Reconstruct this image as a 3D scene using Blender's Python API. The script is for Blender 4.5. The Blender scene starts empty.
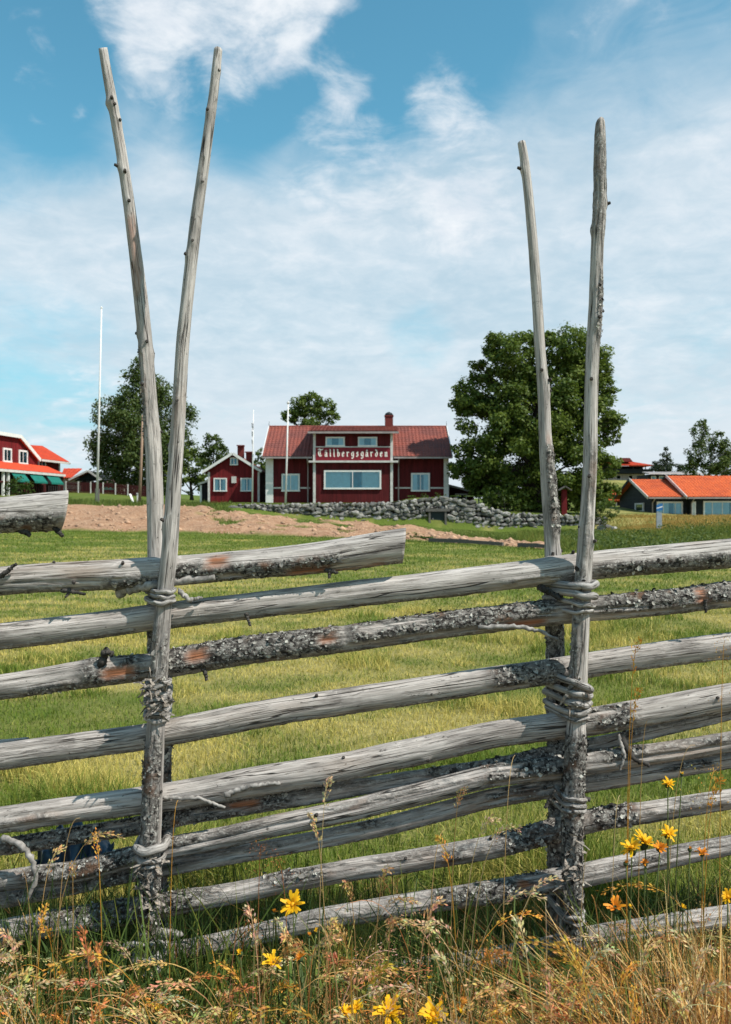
import bpy, math, random
import numpy as np
from mathutils import Vector

# ------------------------------------------------------------------ camera, sky, sun
S = bpy.context.scene
COL = S.collection
F = 900.0            # focal length in pixels of the 731 x 1024 frame
CX, CY, H = 365.5, 512.0, 1.35
cam_d = bpy.data.cameras.new('camera'); cam = bpy.data.objects.new('camera', cam_d); COL.objects.link(cam)
cam.location = (0, 0, H); cam.rotation_euler = (math.radians(90), 0, 0)
cam_d.sensor_fit = 'VERTICAL'; cam_d.sensor_height = 36; cam_d.sensor_width = 36
cam_d.lens = F / 1024 * 36; cam_d.clip_start = 0.05; cam_d.clip_end = 6000
cam_d.dof.use_dof = True; cam_d.dof.focus_distance = 2.75; cam_d.dof.aperture_fstop = 9
S.camera = cam
S.render.engine = 'CYCLES'
S.view_settings.view_transform = 'Standard'; S.view_settings.look = 'None'
S.view_settings.gamma = 1; S.view_settings.exposure = 0.2
S.cycles.use_denoising = True
S.cycles.max_bounces = 6; S.cycles.transparent_max_bounces = 8

SUN = Vector((0.56, -0.27, 0.79)).normalized()      # towards the sun: right, behind the camera
sun_d = bpy.data.lights.new('sun', 'SUN'); sun_d.energy = 5.0; sun_d.angle = math.radians(0.6)
sun_d.color = (1.0, 0.94, 0.86)
sun = bpy.data.objects.new('sun', sun_d); COL.objects.link(sun)
sun.location = (20, -15, 40); sun.rotation_euler = SUN.to_track_quat('Z', 'Y').to_euler()

W = bpy.data.worlds.new('World'); S.world = W; W.use_nodes = True
nt = W.node_tree; nt.nodes.clear()
def N(tree, typ, **kw):
    n = tree.nodes.new(typ)
    for k, v in kw.items(): setattr(n, k, v)
    return n
def L(tree, a, b): tree.links.new(a, b)
def math_n(t, op, a, b=None, clamp=False):
    n = t.nodes.new('ShaderNodeMath'); n.operation = op; n.use_clamp = clamp
    for i, v in enumerate((a, b)):
        if v is None: continue
        if isinstance(v, (int, float)): n.inputs[i].default_value = v
        else: t.links.new(v, n.inputs[i])
    return n.outputs[0]
def maprange(t, v, a, b, c=0.0, d=1.0, smooth=True):
    n = t.nodes.new('ShaderNodeMapRange'); n.clamp = True
    if smooth: n.interpolation_type = 'SMOOTHSTEP'
    t.links.new(v, n.inputs[0])
    for i, x in enumerate((a, b, c, d)): n.inputs[i + 1].default_value = x
    return n.outputs[0]
def mixc(t, f, a, b, mode='MIX'):
    n = t.nodes.new('ShaderNodeMix'); n.data_type = 'RGBA'; n.blend_type = mode
    for i, v in ((0, f), (6, a), (7, b)):
        if isinstance(v, (int, float)): n.inputs[i].default_value = v
        elif isinstance(v, tuple): n.inputs[i].default_value = v if len(v) == 4 else (*v, 1)
        else: t.links.new(v, n.inputs[i])
    return n.outputs[2]
def noise_n(t, vec, scale, detail=4, rough=0.55, dist=0.0):
    n = t.nodes.new('ShaderNodeTexNoise'); n.inputs['Scale'].default_value = scale
    n.inputs['Detail'].default_value = detail; n.inputs['Roughness'].default_value = rough
    n.inputs['Distortion'].default_value = dist
    if vec is not None: t.links.new(vec, n.inputs['Vector'])
    return n.outputs[0]

sky = N(nt, 'ShaderNodeTexSky', sky_type='NISHITA', sun_disc=False)
sky.sun_elevation = math.asin(SUN.z); sky.sun_rotation = math.atan2(SUN.x, SUN.y)
sky.air_density = 1.0; sky.dust_density = 0.6; sky.ozone_density = 1.0
tc = N(nt, 'ShaderNodeTexCoord'); sep = N(nt, 'ShaderNodeSeparateXYZ'); L(nt, tc.outputs['Generated'], sep.inputs[0])
zc = math_n(nt, 'ADD', math_n(nt, 'MAXIMUM', sep.outputs[2], 0.0), 0.22)
cmb = N(nt, 'ShaderNodeCombineXYZ')
L(nt, math_n(nt, 'DIVIDE', sep.outputs[0], zc), cmb.inputs[0]); L(nt, math_n(nt, 'DIVIDE', sep.outputs[1], zc), cmb.inputs[1])
cmb.inputs[2].default_value = 1.3
cumA = noise_n(nt, cmb.outputs[0], 3.4, 8, 0.60, 0.5); cumB = noise_n(nt, cmb.outputs[0], 11.0, 8, 0.62, 0.4)
cum = math_n(nt, 'ADD', math_n(nt, 'MULTIPLY', cumA, 0.55), math_n(nt, 'MULTIPLY', cumB, 0.45))        # cloud detail
veil = noise_n(nt, cmb.outputs[0], 1.1, 5, 0.55, 0.6)        # thin high cloud
wisp = noise_n(nt, cmb.outputs[0], 7.0, 6, 0.6, 0.8)
# towering clouds stand where the photograph has them
def blob(px, py, deg_in, deg_out):
    d = Vector(((px - CX) / F, 1.0, (CY - py) / F)).normalized()
    n = N(nt, 'ShaderNodeVectorMath', operation='DOT_PRODUCT'); L(nt, tc.outputs['Generated'], n.inputs[0]); n.inputs[1].default_value = d
    return maprange(nt, n.outputs['Value'], math.cos(math.radians(deg_out)), math.cos(math.radians(deg_in)))
def add_all(vals):
    o = vals[0]
    for v in vals[1:]: o = math_n(nt, 'ADD', o, v)
    return o
pos = add_all([blob(190, 30, 1.0, 6.5), blob(262, 12, 0.5, 5.0), blob(135, -5, .5, 4.0), blob(310, -25, .5, 4.0), blob(445, 100, 0.2, 3.2), blob(345, 165, 0.2, 5.0),
               blob(45, 70, 0.3, 3.6), blob(345, 78, 0.1, 2.2), blob(95, 430, 0.5, 6.0), blob(460, 195, .3, 4.5), blob(60, 118, .2, 2.4)])
neg = add_all([blob(15, 30, 1, 6.0), blob(85, 20, .2, 2.6), blob(15, 385, 1.0, 8.0), blob(300, 105, 1, 8.0), blob(10, 130, 0.5, 6.5), blob(420, 345, 0.1, 3.2), blob(420, 40, 0.5, 7), blob(215, 110, .3, 5), blob(90, 120, .5, 5)])
# veil covers the lower half of the sky and thins out upwards
low = maprange(nt, sep.outputs[2], 0.48, 0.30)
vm = math_n(nt, 'ADD', math_n(nt, 'MULTIPLY', low, 0.62), math_n(nt, 'MULTIPLY', math_n(nt, 'SUBTRACT', veil, 0.5), 1.1))
vm = math_n(nt, 'ADD', vm, math_n(nt, 'MULTIPLY', math_n(nt, 'SUBTRACT', wisp, 0.5), 0.5))
vm = math_n(nt, 'ADD', vm, 0.12)
vm = math_n(nt, 'SUBTRACT', vm, math_n(nt, 'MULTIPLY', neg, 0.34))
vmask = math_n(nt, 'MULTIPLY', maprange(nt, vm, 0.0, 0.75), 0.88)
cm = math_n(nt, 'SUBTRACT', math_n(nt, 'ADD', math_n(nt, 'MULTIPLY', math_n(nt, 'SUBTRACT', cum, 0.5), 3.2), math_n(nt, 'MULTIPLY', math_n(nt, 'MINIMUM', pos, 1.25), 0.55)), math_n(nt, 'MULTIPLY', neg, .22))
cmask = math_n(nt, 'MULTIPLY', maprange(nt, cm, 0.10, 1.0), 0.95)
skyc = mixc(nt, 1.0, sky.outputs[0], (0.80, 1.55, 1.42), 'MULTIPLY')
horizon = maprange(nt, sep.outputs[2], 0.30, 0.06)
skyc = mixc(nt, math_n(nt, 'MULTIPLY', horizon, .75), skyc, (2.6, 5.6, 7.2))
veilc = mixc(nt, maprange(nt, cum, 0.35, 0.65), (4.8, 6.0, 6.9), (6.6, 7.3, 7.9))
veilc = mixc(nt, math_n(nt, 'MULTIPLY', maprange(nt, sep.outputs[2], .22, .05), .7), veilc, (7.2, 7.4, 7.8))
c1 = mixc(nt, vmask, skyc, veilc)
cumc = mixc(nt, maprange(nt, wisp, 0.3, 0.7), (6.6, 7.2, 7.9), (8.2, 8.5, 8.8))
c2 = mixc(nt, cmask, c1, cumc)
bg = N(nt, 'ShaderNodeBackground'); bg.inputs[1].default_value = 0.1; L(nt, c2, bg.inputs[0])
wo = N(nt, 'ShaderNodeOutputWorld'); L(nt, bg.outputs[0], wo.inputs[0])

# ------------------------------------------------------------------ helpers
rng = np.random.default_rng(7); random.seed(7)
def at(px, py, Y):  # a measured image point at distance Y
    return Vector(((px - CX) / F * Y, Y, H + (CY - py) / F * Y))
ORG = {}
def tag(o, label=None, cat=None, group=None, kind=None):
    if label: o['label'] = label
    if cat: o['category'] = cat
    if group: o['group'] = group
    if kind: o['kind'] = kind
    return o
def empty(name, loc, label, cat, group=None):
    o = bpy.data.objects.new(name, None); COL.objects.link(o); o.location = loc; o.empty_display_size = 0.2
    ORG[o.name] = Vector(loc); return tag(o, label, cat, group)
def finish(me, name, mat, parent, smooth=False):
    o = bpy.data.objects.new(name, me); COL.objects.link(o)
    if mat: me.materials.append(mat)
    if parent is not None:
        o.parent = parent; ORG[o.name] = ORG[parent.name]
    if smooth: me.polygons.foreach_set('use_smooth', np.ones(len(me.polygons), dtype=bool))
    return o
class MB:
    """collects shapes in world (or xf-local) coordinates and links them as one mesh"""
    def __init__(s, xf=None): s.v = []; s.f = []; s.xf = xf
    def add(s, vs, fs):
        b = len(s.v); s.v += [tuple(p) for p in vs]; s.f += [tuple(i + b for i in f) for f in fs]; return s
    def box(s, x0, x1, y0, y1, z0, z1):
        return s.add([(x0,y0,z0),(x1,y0,z0),(x1,y1,z0),(x0,y1,z0),(x0,y0,z1),(x1,y0,z1),(x1,y1,z1),(x0,y1,z1)],
                     [(0,3,2,1),(4,5,6,7),(0,1,5,4),(1,2,6,5),(2,3,7,6),(3,0,4,7)])
    def ext(s, poly, vec):
        n = len(poly); a = [Vector(p) for p in poly]; b = [p + Vector(vec) for p in a]
        return s.add(a + b, [tuple(range(n))[::-1], tuple(range(n, 2*n))] + [(i, (i+1) % n, (i+1) % n + n, i + n) for i in range(n)])
    def bar(s, a, b, w, h, up=(0,0,1)):
        a, b = Vector(a), Vector(b); t = (b - a).normalized(); sd = t.cross(Vector(up)).normalized(); u = sd.cross(t)
        q = [a - sd*w/2 - u*h/2, a + sd*w/2 - u*h/2, a + sd*w/2 + u*h/2, a - sd*w/2 + u*h/2]
        return s.ext(q, b - a)
    def tube(s, path, rad, n=8, cap=True):
        path = [Vector(p) for p in path]; m = len(path); rad = rad if hasattr(rad, '__len__') else [rad]*m
        t0 = (path[-1] - path[0]).normalized(); ref = Vector((0,-1,0)) if abs(t0.y) < .8 else Vector((0,0,1))
        vs = []
        for i, p in enumerate(path):
            t = (path[min(i+1,m-1)] - path[max(i-1,0)]).normalized(); a = (ref - t*ref.dot(t)).normalized(); b = t.cross(a)
            vs += [p + (a*math.cos(k*2*math.pi/n) + b*math.sin(k*2*math.pi/n))*rad[i] for k in range(n)]
        fs = [(i*n+k, i*n+(k+1)%n, (i+1)*n+(k+1)%n, (i+1)*n+k) for i in range(m-1) for k in range(n)]
        if cap: fs += [tuple(range(n))[::-1], tuple(range((m-1)*n, m*n))]
        return s.add(vs, fs)
    def build(s, name, mat, parent=None, smooth=False):
        vs = [s.xf(Vector(p)) for p in s.v] if s.xf else s.v
        if parent is not None:
            o = ORG[parent.name]; vs = [(p[0]-o.x, p[1]-o.y, p[2]-o.z) for p in vs]
        me = bpy.data.meshes.new(name); me.from_pydata(vs, [], s.f); me.update()
        return finish(me, name, mat, parent, smooth)
def tri_mesh(name, v, t, mat, parent=None, attrs=None, smooth=False):
    """numpy mesh: v (n,3), t (m,3) or (m,4); attrs {name: array per vertex}"""
    v = np.asarray(v, dtype=np.float32).copy(); t = np.asarray(t, dtype=np.int32)
    if parent is not None: v -= np.array(ORG[parent.name], dtype=np.float32)
    k = t.shape[1]; me = bpy.data.meshes.new(name)
    me.vertices.add(len(v)); me.vertices.foreach_set('co', v.ravel())
    me.loops.add(t.size); me.loops.foreach_set('vertex_index', t.ravel())
    me.polygons.add(len(t)); me.polygons.foreach_set('loop_start', np.arange(0, t.size, k, dtype=np.int32))
    me.update(calc_edges=True)
    for an, a in (attrs or {}).items():
        a = np.asarray(a, dtype=np.float32)
        if a.ndim == 1: at_ = me.attributes.new(an, 'FLOAT', 'POINT'); at_.data.foreach_set('value', a)
        elif a.shape[1] == 3: at_ = me.attributes.new(an, 'FLOAT_VECTOR', 'POINT'); at_.data.foreach_set('vector', a.ravel())
    me.validate()
    return finish(me, name, mat, parent, smooth)
def _hash(ix, iy, iz):
    h = (ix.astype(np.uint32)*np.uint32(374761393) + iy.astype(np.uint32)*np.uint32(668265263) + iz.astype(np.uint32)*np.uint32(2147483647))
    h = (h ^ (h >> np.uint32(13)))*np.uint32(1274126177); h = h ^ (h >> np.uint32(16))
    return (h & np.uint32(0xffffff)).astype(np.float64)/0xffffff*2 - 1
def vnoise(x, y, z=None):
    x = np.asarray(x, float); y = np.asarray(y, float); z = np.zeros_like(x) if z is None else np.asarray(z, float) + 0*x
    fx, fy, fz = np.floor(x), np.floor(y), np.floor(z); ix, iy, iz = (a.astype(np.int64) for a in (fx, fy, fz))
    u, v, w = x-fx, y-fy, z-fz; u, v, w = (a*a*(3-2*a) for a in (u, v, w)); r = 0
    for a in (0,1):
        for b in (0,1):
            for c in (0,1):
                r = r + _hash(ix+a, iy+b, iz+c)*(u if a else 1-u)*(v if b else 1-v)*(w if c else 1-w)
    return r
def fbm(x, y, z=None, o=4):
    r = 0; a = .55; f = 1.0
    for i in range(o):
        r = r + a*vnoise(x*f + 17*i, y*f + 5*i, None if z is None else z*f); a *= .5; f *= 2.03
    return r
def sstep(x, a, b):
    t = np.clip((x-a)/(b-a), 0, 1); return t*t*(3-2*t)

# ------------------------------------------------------------------ materials
def mat(name):
    m = bpy.data.materials.new(name); m.use_nodes = True; t = m.node_tree
    return m, t, t.nodes['Principled BSDF']
def bump(t, b, h, strength, dist):
    n = N(t, 'ShaderNodeBump'); n.inputs['Strength'].default_value = strength; n.inputs['Distance'].default_value = dist
    L(t, h, n.inputs['Height']); L(t, n.outputs[0], b.inputs['Normal'])
def objvec(t, scale=(1,1,1)):
    c = N(t, 'ShaderNodeTexCoord'); m = N(t, 'ShaderNodeMapping'); L(t, c.outputs['Object'], m.inputs[0]); m.inputs['Scale'].default_value = scale
    return m.outputs[0]
def attr(t, name, out='Fac'):
    a = N(t, 'ShaderNodeAttribute'); a.attribute_name = name; return a.outputs[out]
def simple(name, col, rough=.7, var=.25, scale=3.0, spec=.3, vs=(1,1,1), bmp=0.0, bscale=20, metal=0):
    m, t, b = mat(name)
    v = objvec(t, vs); n = noise_n(t, v, scale, 5, .6)
    d = tuple(c*(1-var) for c in col); h = tuple(min(1, c*(1+var)) for c in col)
    L(t, mixc(t, maprange(t, n, .3, .7), d, h), b.inputs['Base Color'])
    b.inputs['Roughness'].default_value = rough; b.inputs['Specular IOR Level'].default_value = spec; b.inputs['Metallic'].default_value = metal
    if bmp: bump(t, b, noise_n(t, v, bscale, 4), bmp, .02)
    return m
def siding(name, col, pitch, axis=0, var=.35, rough=.8):
    """painted boards: grooves at the pitch, sun-bleached blotches"""
    m, t, b = mat(name); v = objvec(t)
    s = N(t, 'ShaderNodeSeparateXYZ'); L(t, v, s.inputs[0])
    f = math_n(t, 'FRACT', math_n(t, 'DIVIDE', s.outputs[axis], pitch))
    g = math_n(t, 'ABSOLUTE', math_n(t, 'SUBTRACT', f, .5)); groove = maprange(t, g, .40, .48)
    sc = (6, 6, .5) if axis != 2 else (.5, .5, 6)
    n = noise_n(t, objvec(t, sc), 1.0, 5, .65); n2 = noise_n(t, v, .5, 3)
    c = mixc(t, maprange(t, n, .3, .7), tuple(x*(1-var) for x in col), tuple(min(1, x*(1+var)) for x in col))
    c = mixc(t, math_n(t, 'MULTIPLY', maprange(t, n2, .45, .8), .35), c, tuple(min(1, x*1.5+.01) for x in col))
    L(t, c, b.inputs['Base Color']); b.inputs['Roughness'].default_value = rough; b.inputs['Specular IOR Level'].default_value = .2
    bump(t, b, math_n(t, 'SUBTRACT', n, math_n(t, 'MULTIPLY', groove, 2.0)), .6, .012)
    return m
def tiles(name, col, dark):
    m, t, b = mat(name); v = objvec(t); n = noise_n(t, v, .6, 5, .65); n2 = noise_n(t, v, 6, 4, .7)
    c = mixc(t, maprange(t, n, .40, .62), col, dark); c = mixc(t, math_n(t, 'MULTIPLY', maprange(t, n2, .42, .68), .6), c, tuple(x*.55 for x in dark))
    L(t, c, b.inputs['Base Color']); b.inputs['Roughness'].default_value = .75; bump(t, b, n2, .3, .02); return m
def leafmat(name, a, bcol, trans=.35):
    m, t, b = mat(name); r = attr(t, 'rnd')
    c = mixc(t, r, a, bcol); L(t, c, b.inputs['Base Color']); b.inputs['Roughness'].default_value = .55; b.inputs['Specular IOR Level'].default_value = .25
    tr = N(t, 'ShaderNodeBsdfTranslucent'); L(t, mixc(t, .5, c, (.14,.2,.02)), tr.inputs[0])
    mx = N(t, 'ShaderNodeMixShader'); mx.inputs[0].default_value = trans; L(t, b.outputs[0], mx.inputs[1]); L(t, tr.outputs[0], mx.inputs[2])
    L(t, mx.outputs[0], t.nodes['Material Output'].inputs[0]); return m
def bladem(name, trans=.3):
    m, t, b = mat(name); c = attr(t, 'col', 'Color'); L(t, c, b.inputs['Base Color']); b.inputs['Roughness'].default_value = .6; b.inputs['Specular IOR Level'].default_value = .2
    tr = N(t, 'ShaderNodeBsdfTranslucent'); L(t, c, tr.inputs[0])
    mx = N(t, 'ShaderNodeMixShader'); mx.inputs[0].default_value = trans; L(t, b.outputs[0], mx.inputs[1]); L(t, tr.outputs[0], mx.inputs[2])
    L(t, mx.outputs[0], t.nodes['Material Output'].inputs[0]); return m
def woodmat(name, light, mid, dark, warm):
    """weathered, silvered wood: long grain in 'wc', shaggy bark in 'bark', fresh inner bark in 'orange'"""
    m, t, b = mat(name); wc = attr(t, 'wc', 'Vector')
    def mp(s): k = N(t, 'ShaderNodeMapping'); L(t, wc, k.inputs[0]); k.inputs['Scale'].default_value = s; return k.outputs[0]
    grain = noise_n(t, mp((5, 110, 110)), 1.0, 6, .65, .3); fine = noise_n(t, mp((9, 260, 260)), 1.0, 4, .6)
    tone = noise_n(t, mp((4, 14, 14)), 1.0, 4, .6, .4); spots = noise_n(t, mp((38, 60, 60)), 1.0, 5, .7)
    streak = noise_n(t, mp((1.6, 48, 48)), 1.0, 5, .6, .5); blot = noise_n(t, mp((16, 30, 30)), 1.0, 6, .72, .6)
    c = mixc(t, maprange(t, grain, .36, .64), mid, light)
    c = mixc(t, math_n(t, 'MULTIPLY', maprange(t, tone, .48, .70), .62), c, dark)
    c = mixc(t, math_n(t, 'MULTIPLY', maprange(t, streak, .54, .68), .36), c, tuple(x*.75 for x in dark))
    c = mixc(t, math_n(t, 'MULTIPLY', maprange(t, fine, .58, .70), .45), c, tuple(x*.35 for x in dark))
    c = mixc(t, math_n(t, 'MULTIPLY', maprange(t, blot, .60, .72), .70), c, tuple(x*.5 for x in dark))
    c = mixc(t, math_n(t, 'MULTIPLY', maprange(t, spots, .62, .70), .80), c, (.04, .037, .034))
    c = mixc(t, math_n(t, 'MULTIPLY', maprange(t, blot, .40, .30), .55), c, tuple(min(1, x*1.25) for x in light))
    ck = noise_n(t, mp((.9, 26, 26)), 1.0, 3, .5, .2); ckm = noise_n(t, mp((3, 9, 9)), 1.0, 2)
    crk = math_n(t, 'MULTIPLY', maprange(t, math_n(t, 'ABSOLUTE', math_n(t, 'SUBTRACT', ck, .5)), .011, .002), maprange(t, ckm, .42, .52))
    ck2 = noise_n(t, mp((2.2, 70, 70)), 1.0, 3, .5, .2)
    crk = math_n(t, 'MAXIMUM', crk, math_n(t, 'MULTIPLY', maprange(t, math_n(t, 'ABSOLUTE', math_n(t, 'SUBTRACT', ck2, .5)), .022, .004), math_n(t, 'MULTIPLY', maprange(t, ckm, .48, .38), .35)))
    c = mixc(t, math_n(t, 'MULTIPLY', crk, .9), c, (.022, .019, .017))
    wv = noise_n(t, mp((2.2, 7, 7)), 1.0, 3)
    c = mixc(t, math_n(t, 'MULTIPLY', maprange(t, wv, .55, .75), .55), c, warm)
    wvb = noise_n(t, mp((12, 16, 16)), 1.0, 3); bk = attr(t, 'bark'); og = attr(t, 'orange')
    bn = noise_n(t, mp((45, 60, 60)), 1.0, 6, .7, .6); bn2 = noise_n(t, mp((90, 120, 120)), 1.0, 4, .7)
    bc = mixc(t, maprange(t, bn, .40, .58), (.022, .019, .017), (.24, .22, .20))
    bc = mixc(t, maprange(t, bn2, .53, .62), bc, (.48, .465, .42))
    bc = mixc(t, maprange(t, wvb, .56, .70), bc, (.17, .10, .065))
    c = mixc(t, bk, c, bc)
    oc = mixc(t, maprange(t, grain, .35, .65), (.42, .16, .075), (.20, .10, .06))
    c = mixc(t, og, c, oc)
    L(t, c, b.inputs['Base Color']); b.inputs['Roughness'].default_value = .85; b.inputs['Specular IOR Level'].default_value = .15
    hh = math_n(t, 'ADD', math_n(t, 'MULTIPLY', grain, .7), math_n(t, 'MULTIPLY', math_n(t, 'MULTIPLY', bn, bk), 3.0))
    hh = math_n(t, 'ADD', hh, math_n(t, 'MULTIPLY', maprange(t, fine, .58, .7), -.5)); hh = math_n(t, 'ADD', hh, math_n(t, 'MULTIPLY', crk, -1.2))
    bump(t, b, hh, 1.0, .006); return m
def glassm(name, tint=(.72,.88,.92)):
    m, t, b = mat(name)
    gl = N(t, 'ShaderNodeBsdfGlossy'); gl.inputs[0].default_value = (.9,.95,1,1); gl.inputs[1].default_value = .03
    tr = N(t, 'ShaderNodeBsdfTransparent'); tr.inputs[0].default_value = (*tint, 1)
    fr = N(t, 'ShaderNodeFresnel'); fr.inputs[0].default_value = 1.55
    mx = N(t, 'ShaderNodeMixShader'); L(t, math_n(t, 'MULTIPLY', fr.outputs[0], .9), mx.inputs[0]); L(t, tr.outputs[0], mx.inputs[1]); L(t, gl.outputs[0], mx.inputs[2])
    L(t, mx.outputs[0], t.nodes['Material Output'].inputs[0]); return m

M = {}
M['red'] = siding('falu_red_paint', (.080, .0080, .0095), .16)
M['redbright'] = siding('falu_red_paint_fresh', (.135, .011, .013), .16)
M['signred'] = simple('sign_red_paint', (.19, .010, .020), .6, .12)
M['white'] = simple('white_paint', (.70, .69, .66), .6, .08, 4)
M['offwhite'] = simple('aged_white_paint', (.55, .53, .50), .7, .15, 4)
M['cream'] = simple('cream_lettering', (.90, .85, .77), .6, .04)
M['roof'] = tiles('old_clay_tiles', (.27, .066, .042), (.19, .052, .038))
M['orange'] = tiles('bright_clay_tiles', (.66, .12, .022), (.52, .085, .018))
M['orangered'] = tiles('red_orange_tiles', (.62, .065, .016), (.54, .055, .014))
M['darkwood'] = siding('tarred_wood', (.018, .024, .026), .2, 2)
M['darkred'] = siding('dark_red_wood', (.05, .01, .01), .14)
M['green'] = simple('green_awning_cloth', (.008, .14, .11), .8, .15)
M['brick'] = simple('brick_red', (.15, .03, .025), .85, .3, 12, bmp=.4)
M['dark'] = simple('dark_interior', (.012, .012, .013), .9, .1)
M['teal'] = simple('sky_reflection_teal', (.05, .34, .42), .8, .2)  # teal of the reflected sky put into the colour behind the panes
M['curtain'] = simple('sheer_curtain', (.80, .84, .84), .9, .06)
M['glass'] = glassm('window_glass')
M['metal'] = simple('painted_gutter', (.30, .26, .25), .5, .15)
M['capdark'] = simple('sooty_cap', (.015, .017, .018), .7, .2)
M['stone'] = None
m, t, b = mat('field_stone'); oi = N(t, 'ShaderNodeObjectInfo'); n = noise_n(t, objvec(t), 3, 6, .7)
c = mixc(t, oi.outputs['Random'], (.085, .08, .076), (.38, .36, .335)); c = mixc(t, maprange(t, n, .48, .66), c, (.06, .058, .05)); c = mixc(t, math_n(t, 'MULTIPLY', maprange(t, noise_n(t, objvec(t), 1.3, 3), .5, .65), .6), c, (.055, .07, .025)); L(t, c, b.inputs['Base Color']); b.inputs['Roughness'].default_value = .9
bump(t, b, n, .5, .03); M['stone'] = m
M['joint'] = simple('wall_core_earth', (.030, .028, .024), .95, .3, 6)
M['plank'] = simple('grey_plank', (.12, .11, .10), .9, .35, 5, vs=(1, 8, 8))
M['polewood'] = simple('bare_pole_wood', (.30, .20, .14), .85, .25, 4, vs=(8, 8, 1))
M['bark'] = simple('tree_bark', (.035, .028, .022), .95, .35, 8, bmp=.6)
M['birchbark'] = simple('birch_bark', (.30, .29, .27), .9, .5, 5)
M['bluesign'] = simple('blue_sign_paint', (.02, .11, .27), .5, .1)
M['greypost'] = simple('grey_post', (.30, .33, .35), .7, .15)
M['bluecloth'] = simple('blue_plastic_sheet', (.012, .03, .06), .35, .3, 8, spec=.5)
M['leaf'] = leafmat('broad_leaf', (.048, .092, .018), (.19, .235, .040), .4)
M['birchleaf'] = leafmat('birch_leaf', (.042, .076, .020), (.13, .165, .042))
M['paleleaf'] = leafmat('pale_leaf', (.05, .085, .02), (.12, .16, .04))
M['needle'] = leafmat('needle', (.02, .035, .02), (.06, .08, .035), .15)
M['hedge'] = leafmat('hedge_leaf', (.03, .06, .012), (.08, .12, .02))
M['blade'] = bladem('grass_blade'); M['dryblade'] = bladem('dry_grass_blade', .2)
M['wood'] = woodmat('silvered_rail_wood', (.55, .50, .46), (.33, .295, .267), (.115, .10, .091), (.28, .195, .14))
M['polew'] = woodmat('silvered_pole_wood', (.52, .48, .445), (.35, .318, .292), (.145, .128, .118), (.29, .205, .155))
M['withy'] = woodmat('grey_withy_wood', (.48, .45, .42), (.28, .26, .24), (.10, .09, .083), (.24, .19, .145))
M['lichen'] = None
m, t, b = mat('lichen_crust'); r = attr(t, 'rnd'); c = mixc(t, maprange(t, r, .2, .5), (.03, .026, .023), (.26, .24, .215)); c = mixc(t, maprange(t, r, .6, 1.0), c, (.50, .485, .43))
L(t, c, b.inputs['Base Color']); b.inputs['Roughness'].default_value = .95; M['lichen'] = m
M['petal'] = leafmat('yellow_petal', (.86, .43, .010), (.95, .58, .015), .3)
M['petalorange'] = leafmat('orange_petal', (.75, .22, .02), (.85, .33, .02), .3)
M['stem'] = simple('flower_stem', (.07, .09, .025), .7, .25, 30)
M['sepal'] = simple('flower_calyx', (.03, .05, .015), .8, .3, 40)
M['flag'] = simple('pennant_cloth', (.55, .55, .58), .9, .1)

# ------------------------------------------------------------------ ground
def field_z(x, y):
    return sstep(y, 6, 35)*(.12 - .017*np.clip(x, -26, 26))
EDGE_PX = [-400, 0, 100, 200, 300, 400, 450, 550, 731, 1200]; EDGE_Y = [46, 45, 45, 44, 42, 38, 36, 31, 28, 27]
PROF = {  # image column: (distance, image row) of the ground beyond the lawn
    -400: [(50, 520), (56, 507), (70, 499), (90, 488), (140, 482), (300, 480)],
    0:   [(50, 520), (56, 506), (70, 499), (90, 490), (140, 486), (300, 484)],
    100: [(50, 520), (56, 507), (64, 502), (90, 493), (140, 488), (300, 486)],
    200: [(49, 521), (56, 508), (64, 505), (75, 502), (140, 498), (300, 496)],
    240: [(48, 523), (59, 511.5), (60.6, 504.5), (70, 502), (140, 500), (300, 498)],
    300: [(48, 528), (59.6, 518.5), (60.6, 504), (68, 503), (140, 500), (300, 498)],
    390: [(46, 534), (59.6, 525), (60.6, 503), (68, 503), (140, 500), (300, 498)],
    412: [(45, 535), (59.6, 524), (60.6, 499), (63, 498), (67, 503), (140, 500), (300, 498)],
    440: [(45, 538), (59.6, 528), (60.6, 498), (63, 497), (67, 503), (140, 500), (300, 498)],
    466: [(44, 540), (59.6, 529.5), (60.6, 500), (63, 500), (67, 504), (140, 500), (300, 498)],
    500: [(43, 542), (59.6, 532), (60.6, 513), (70, 509), (140, 500), (300, 498)],
    600: [(40, 546), (52, 535), (59, 530), (61, 518), (70, 513), (100, 502), (130, 480), (300, 478)],
    731: [(38, 547), (50, 527), (58, 517.5), (64, 517), (75, 517), (100, 500), (130, 482), (300, 480)],
    1200: [(38, 547), (50, 527), (58, 517), (64, 516), (75, 516), (100, 500), (130, 482), (300, 480)]}
PCOL = np.array(sorted(PROF))
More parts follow.
